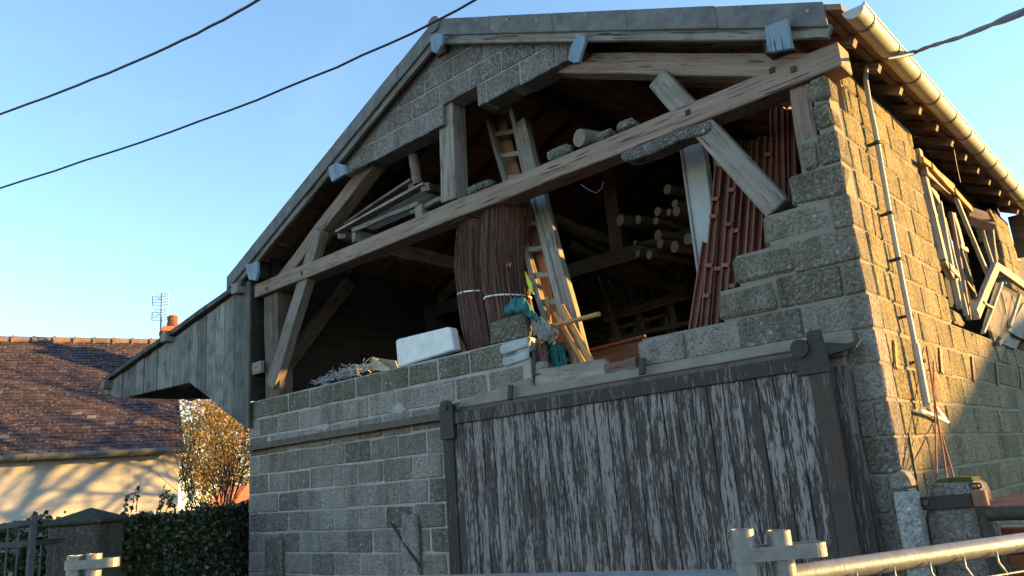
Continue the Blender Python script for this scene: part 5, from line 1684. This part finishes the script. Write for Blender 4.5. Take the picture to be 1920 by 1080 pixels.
# =================================================================== OVERHEAD CABLES
def build_cables():
    def cab(label, px, r, mat, name='overhead_cable'):
        P = [atd(u, v, d) for u, v, d in px]
        a, b = P[0], P[-1]
        pts = []
        for i in range(61):
            k = -1.2 + 3.4 * i / 60
            q = a.lerp(b, k)
            if len(P) == 3:
                s = P[1] - a.lerp(b, .5)
                q += s * (4 * k * (1 - k))
            pts.append(q + Vector((0, 0, .012 * noise.noise(Vector((i * .9, r * 900, 0))))))
        mb = MB(); mb.tube(pts, r, 8)
        o = mb.build(name, mat, None, smooth=True)
        return tag(o, label, 'cable', 'overhead cables')
    cab('upper thick black overhead cable crossing the top left corner of the sky', [(0, 214, 10.5), (260, 113, 9.0), (484, 0, 7.7)], .0145, M['cable'])
    cab('lower thin black overhead cable passing in front of the roof ridge', [(0, 353, 7.4), (480, 188, 6.2), (890, 0, 5.2)], .0085, M['cable'])
    # service cable to the eaves
    t = thing('service_cable', 'twisted grey service cable running from the sky to a clamp at the gutter', 'cable', atx(1690, 104, .30))
    P = [(1930, 18), (1860, 46), (1800, 70), (1760, 82), (1735, 90), (1712, 100)]
    pts = [atx(u, v, .36 + .9 * ((u - 1712) / 218)) for u, v in P]
    pts = [pts[0] + (pts[0] - pts[1]) * 6] + pts
    def twist(pts, r, off, ph):
        mb = MB(); out = []
        N_ = 80
        for i in range(N_ + 1):
            f = i / N_ * (len(pts) - 1); j = min(int(f), len(pts) - 2)
            p = pts[j].lerp(pts[j + 1], f - j)
            a = ph + i * .22
            out.append(p + Vector((math.cos(a) * .3, math.cos(a) * .6, math.sin(a))) * off)
        mb.tube(out, r, 8); return mb
    twist(pts[1:], .010, .004, 0).build('strand', M['cable_grey'], t, smooth=True)
    twist(pts[1:], .010, .004, math.pi).build('strand', M['cable_grey'], t, smooth=True)
    mb = MB(); mb.tube([atx(1714, 98, .37), atx(1690, 106, .33), atx(1664, 110, .28)], .019, 10, r1=.008); mb.build('clamp', M['cable_grey'], t, smooth=True)
    mb = MB(); mb.tube([atx(1690, 106, .33), atx(1660, 99, .2), atx(1640, 100, .08), atx(1628, 112, .04)], .006, 8); mb.build('tail', M['cable_grey'], t, smooth=True)
    mb = MB(); mb.tube([atx(1787, 270, .16), atx(1794, 310, .14), atx(1801, 342, .12)], .0022, 5)
    o = mb.build('hanging_wire', M['wire_pale'], None); tag(o, 'thin pale wire dangling under the right eaves', 'wire')


# =================================================================== OUT OF FRAME: what casts the shadows seen in it
def build_neighbours():
    x0 = 18.0
    t = thing('neighbour_house', 'low gabled house across the yard to the right of the barn', 'house', (x0 - 3, 22, 0))
    k = .345
    z10 = 1.36 + x0 / math.cos(SUN_AZ) * math.tan(SUN_EL)
    off = x0 * math.tan(SUN_AZ)
    def zl(y): return z10 + k * (y - off)
    yr = 21.6
    ys = 15.2
    x0 -= 5.5
    mb = MB(); mb.prism([(x0, ys, 0), (x0, ys, zl(ys) - .1), (x0, yr, zl(yr) - .1), (x0, 2 * yr - ys, zl(ys) - .1), (x0, 2 * yr - ys, 0)], (5.5, 0, 0)); mb.build('wall', M['render'], t)
    mb = MB(); mb.prism([(x0 - .15, ys - .3, zl(ys - .3)), (x0 - .15, yr, zl(yr)), (x0 - .15, 2 * yr - ys + .3, zl(ys - .3)), (x0 - .15, 2 * yr - ys + .3, zl(ys - .3) - .09), (x0 - .15, yr, zl(yr) - .09), (x0 - .15, ys - .3, zl(ys - .3) - .09)], (5.8, 0, 0)); mb.build('roof', M['tile_under'], t)
    rr = random.Random(4)
    b = Vector((-14.3, -.9, 0)) + Vector((math.cos(SUN_AZ), math.sin(SUN_AZ), 0)) * 11.2
    t = thing('bare_tree', 'leafless tree standing behind the barn', 'tree', b)
    mb = MB()
    for i in range(6):
        branch(mb, rr, b + Vector((-math.sin(SUN_AZ), math.cos(SUN_AZ), 0)) * (i - 2.5) * 1.15 + Vector((rr.uniform(-.3, .3), rr.uniform(0, .5), 0)), Vector((rr.uniform(-.15, .15), rr.uniform(-.15, .15), 1)).normalized(), 4.3, .12, 0, 3, None, .75, .2, 10)
    mb.build('trunk', M['bark'], t)


# ------------------------------------------------------------------ a few more materials
M['gold_bark'] = mat_plain('willow_bark', (0.20, 0.13, 0.06), (0.32, 0.21, 0.10), 0.9, 0, 12, 0.2, 0.3)
M['oak_mid'] = mat_wood('brown_oak', (0.085, 0.06, 0.046), (0.17, 0.12, 0.094), 'x', (0.07, 0.05, 0.04))
M['oak_black'] = mat_wood('gloom_dark_boards', (0.02, 0.016, 0.014), (0.05, 0.04, 0.034), 'y', None)  # near-black base: shade of the closed interior put into the boards
M['zinc_dark'] = mat_plain('zinc_dark', (0.10, 0.09, 0.08), (0.16, 0.15, 0.13), 0.6, 0.2, 10)
M['twig_l'] = mat_leaf('brushwood_twigs', [(0, (.055, .025, .018)), (.5, (.135, .063, .046)), (.9, (.20, .10, .075)), (1, (.29, .165, .13))], .8, 0)
M['teal_dark'] = mat_plain('teal_dark', (0.015, 0.07, 0.075), (0.03, 0.12, 0.125), 0.9, 0, 15, 0.1, 0.3)
M['rust_wood'] = mat_wood('red_brown_wood', (0.10, 0.06, 0.045), (0.19, 0.12, 0.09), 'x', None)
M['pine_dark'] = mat_wood('brown_stake', (0.16, 0.09, 0.045), (0.27, 0.16, 0.08), 'x', None)
M['card'] = mat_plain('cardboard', (0.30, 0.25, 0.17), (0.40, 0.34, 0.24), 0.9)
M['wire_pale'] = mat_plain('pale_wire', (0.30, 0.30, 0.30), (0.48, 0.48, 0.47), 0.6, 0.2)
M['grey_paint'] = mat_plain('grey_paint', (0.30, 0.31, 0.32), (0.42, 0.43, 0.44), 0.6, 0, 6)
M['cement_pale2'] = mat_block('cast_concrete', (0.27, 0.265, 0.26), (0.32, 0.315, 0.31), speck=(0.45, 0.45, 0.45), moss=0.25, flat=True)
M['moss'] = mat_plain('moss', (0.035, 0.042, 0.012), (0.075, 0.08, 0.025), 0.95, 0, 40, 0.1, 0.8)
M['gate_dark'] = mat_plain('gate_dark', (0.03, 0.024, 0.02), (0.085, 0.06, 0.045), 0.75, 0.1, 25, 0.3, 0.3)
M['gate_red'] = mat_plain('gate_red', (0.15, 0.06, 0.04), (0.27, 0.12, 0.075), 0.7, 0.1, 12, 0.3, 0.3)
M['ridge'] = mat_plain('ridge_tile', (0.15, 0.09, 0.07), (0.28, 0.19, 0.14), 0.9, 0, 8, 0.2, 0.3)
M['pillar'] = mat_block('pillar_stone', (0.11, 0.092, 0.075), (0.14, 0.12, 0.10), speck=(0.22, 0.19, 0.165), moss=0.4)
M['pillar_cap'] = mat_plain('pillar_cap', (0.035, 0.036, 0.024), (0.085, 0.08, 0.06), 0.95, 0, 14, 0.1, 0.5)
M['fence_grey'] = mat_plain('fence_grey', (0.055, 0.055, 0.06), (0.085, 0.085, 0.09), 0.55, 0.2, 10)
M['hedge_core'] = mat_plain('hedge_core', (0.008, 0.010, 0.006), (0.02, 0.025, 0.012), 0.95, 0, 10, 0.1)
M['twig_dark'] = mat_plain('twig_dark', (0.05, 0.036, 0.028), (0.11, 0.08, 0.058), 0.85, 0, 20, 0.2)
_pm, _nt, _b = mat_new('dusty_glass', 0.25, 0, 0.5)
_b.inputs['Base Color'].default_value = (0.05, 0.045, 0.04, 1)
_b.inputs['Specular IOR Level'].default_value = 0.15
_b.inputs['Alpha'].default_value = 0.22
_b.inputs['Roughness'].default_value = 0.5
M['pane'] = _pm

build_ground()
barn_ = build_barn()
build_opening(barn_)
build_contents()
build_gate()
build_fence()
build_house()
build_left()
build_cables()
build_neighbours()
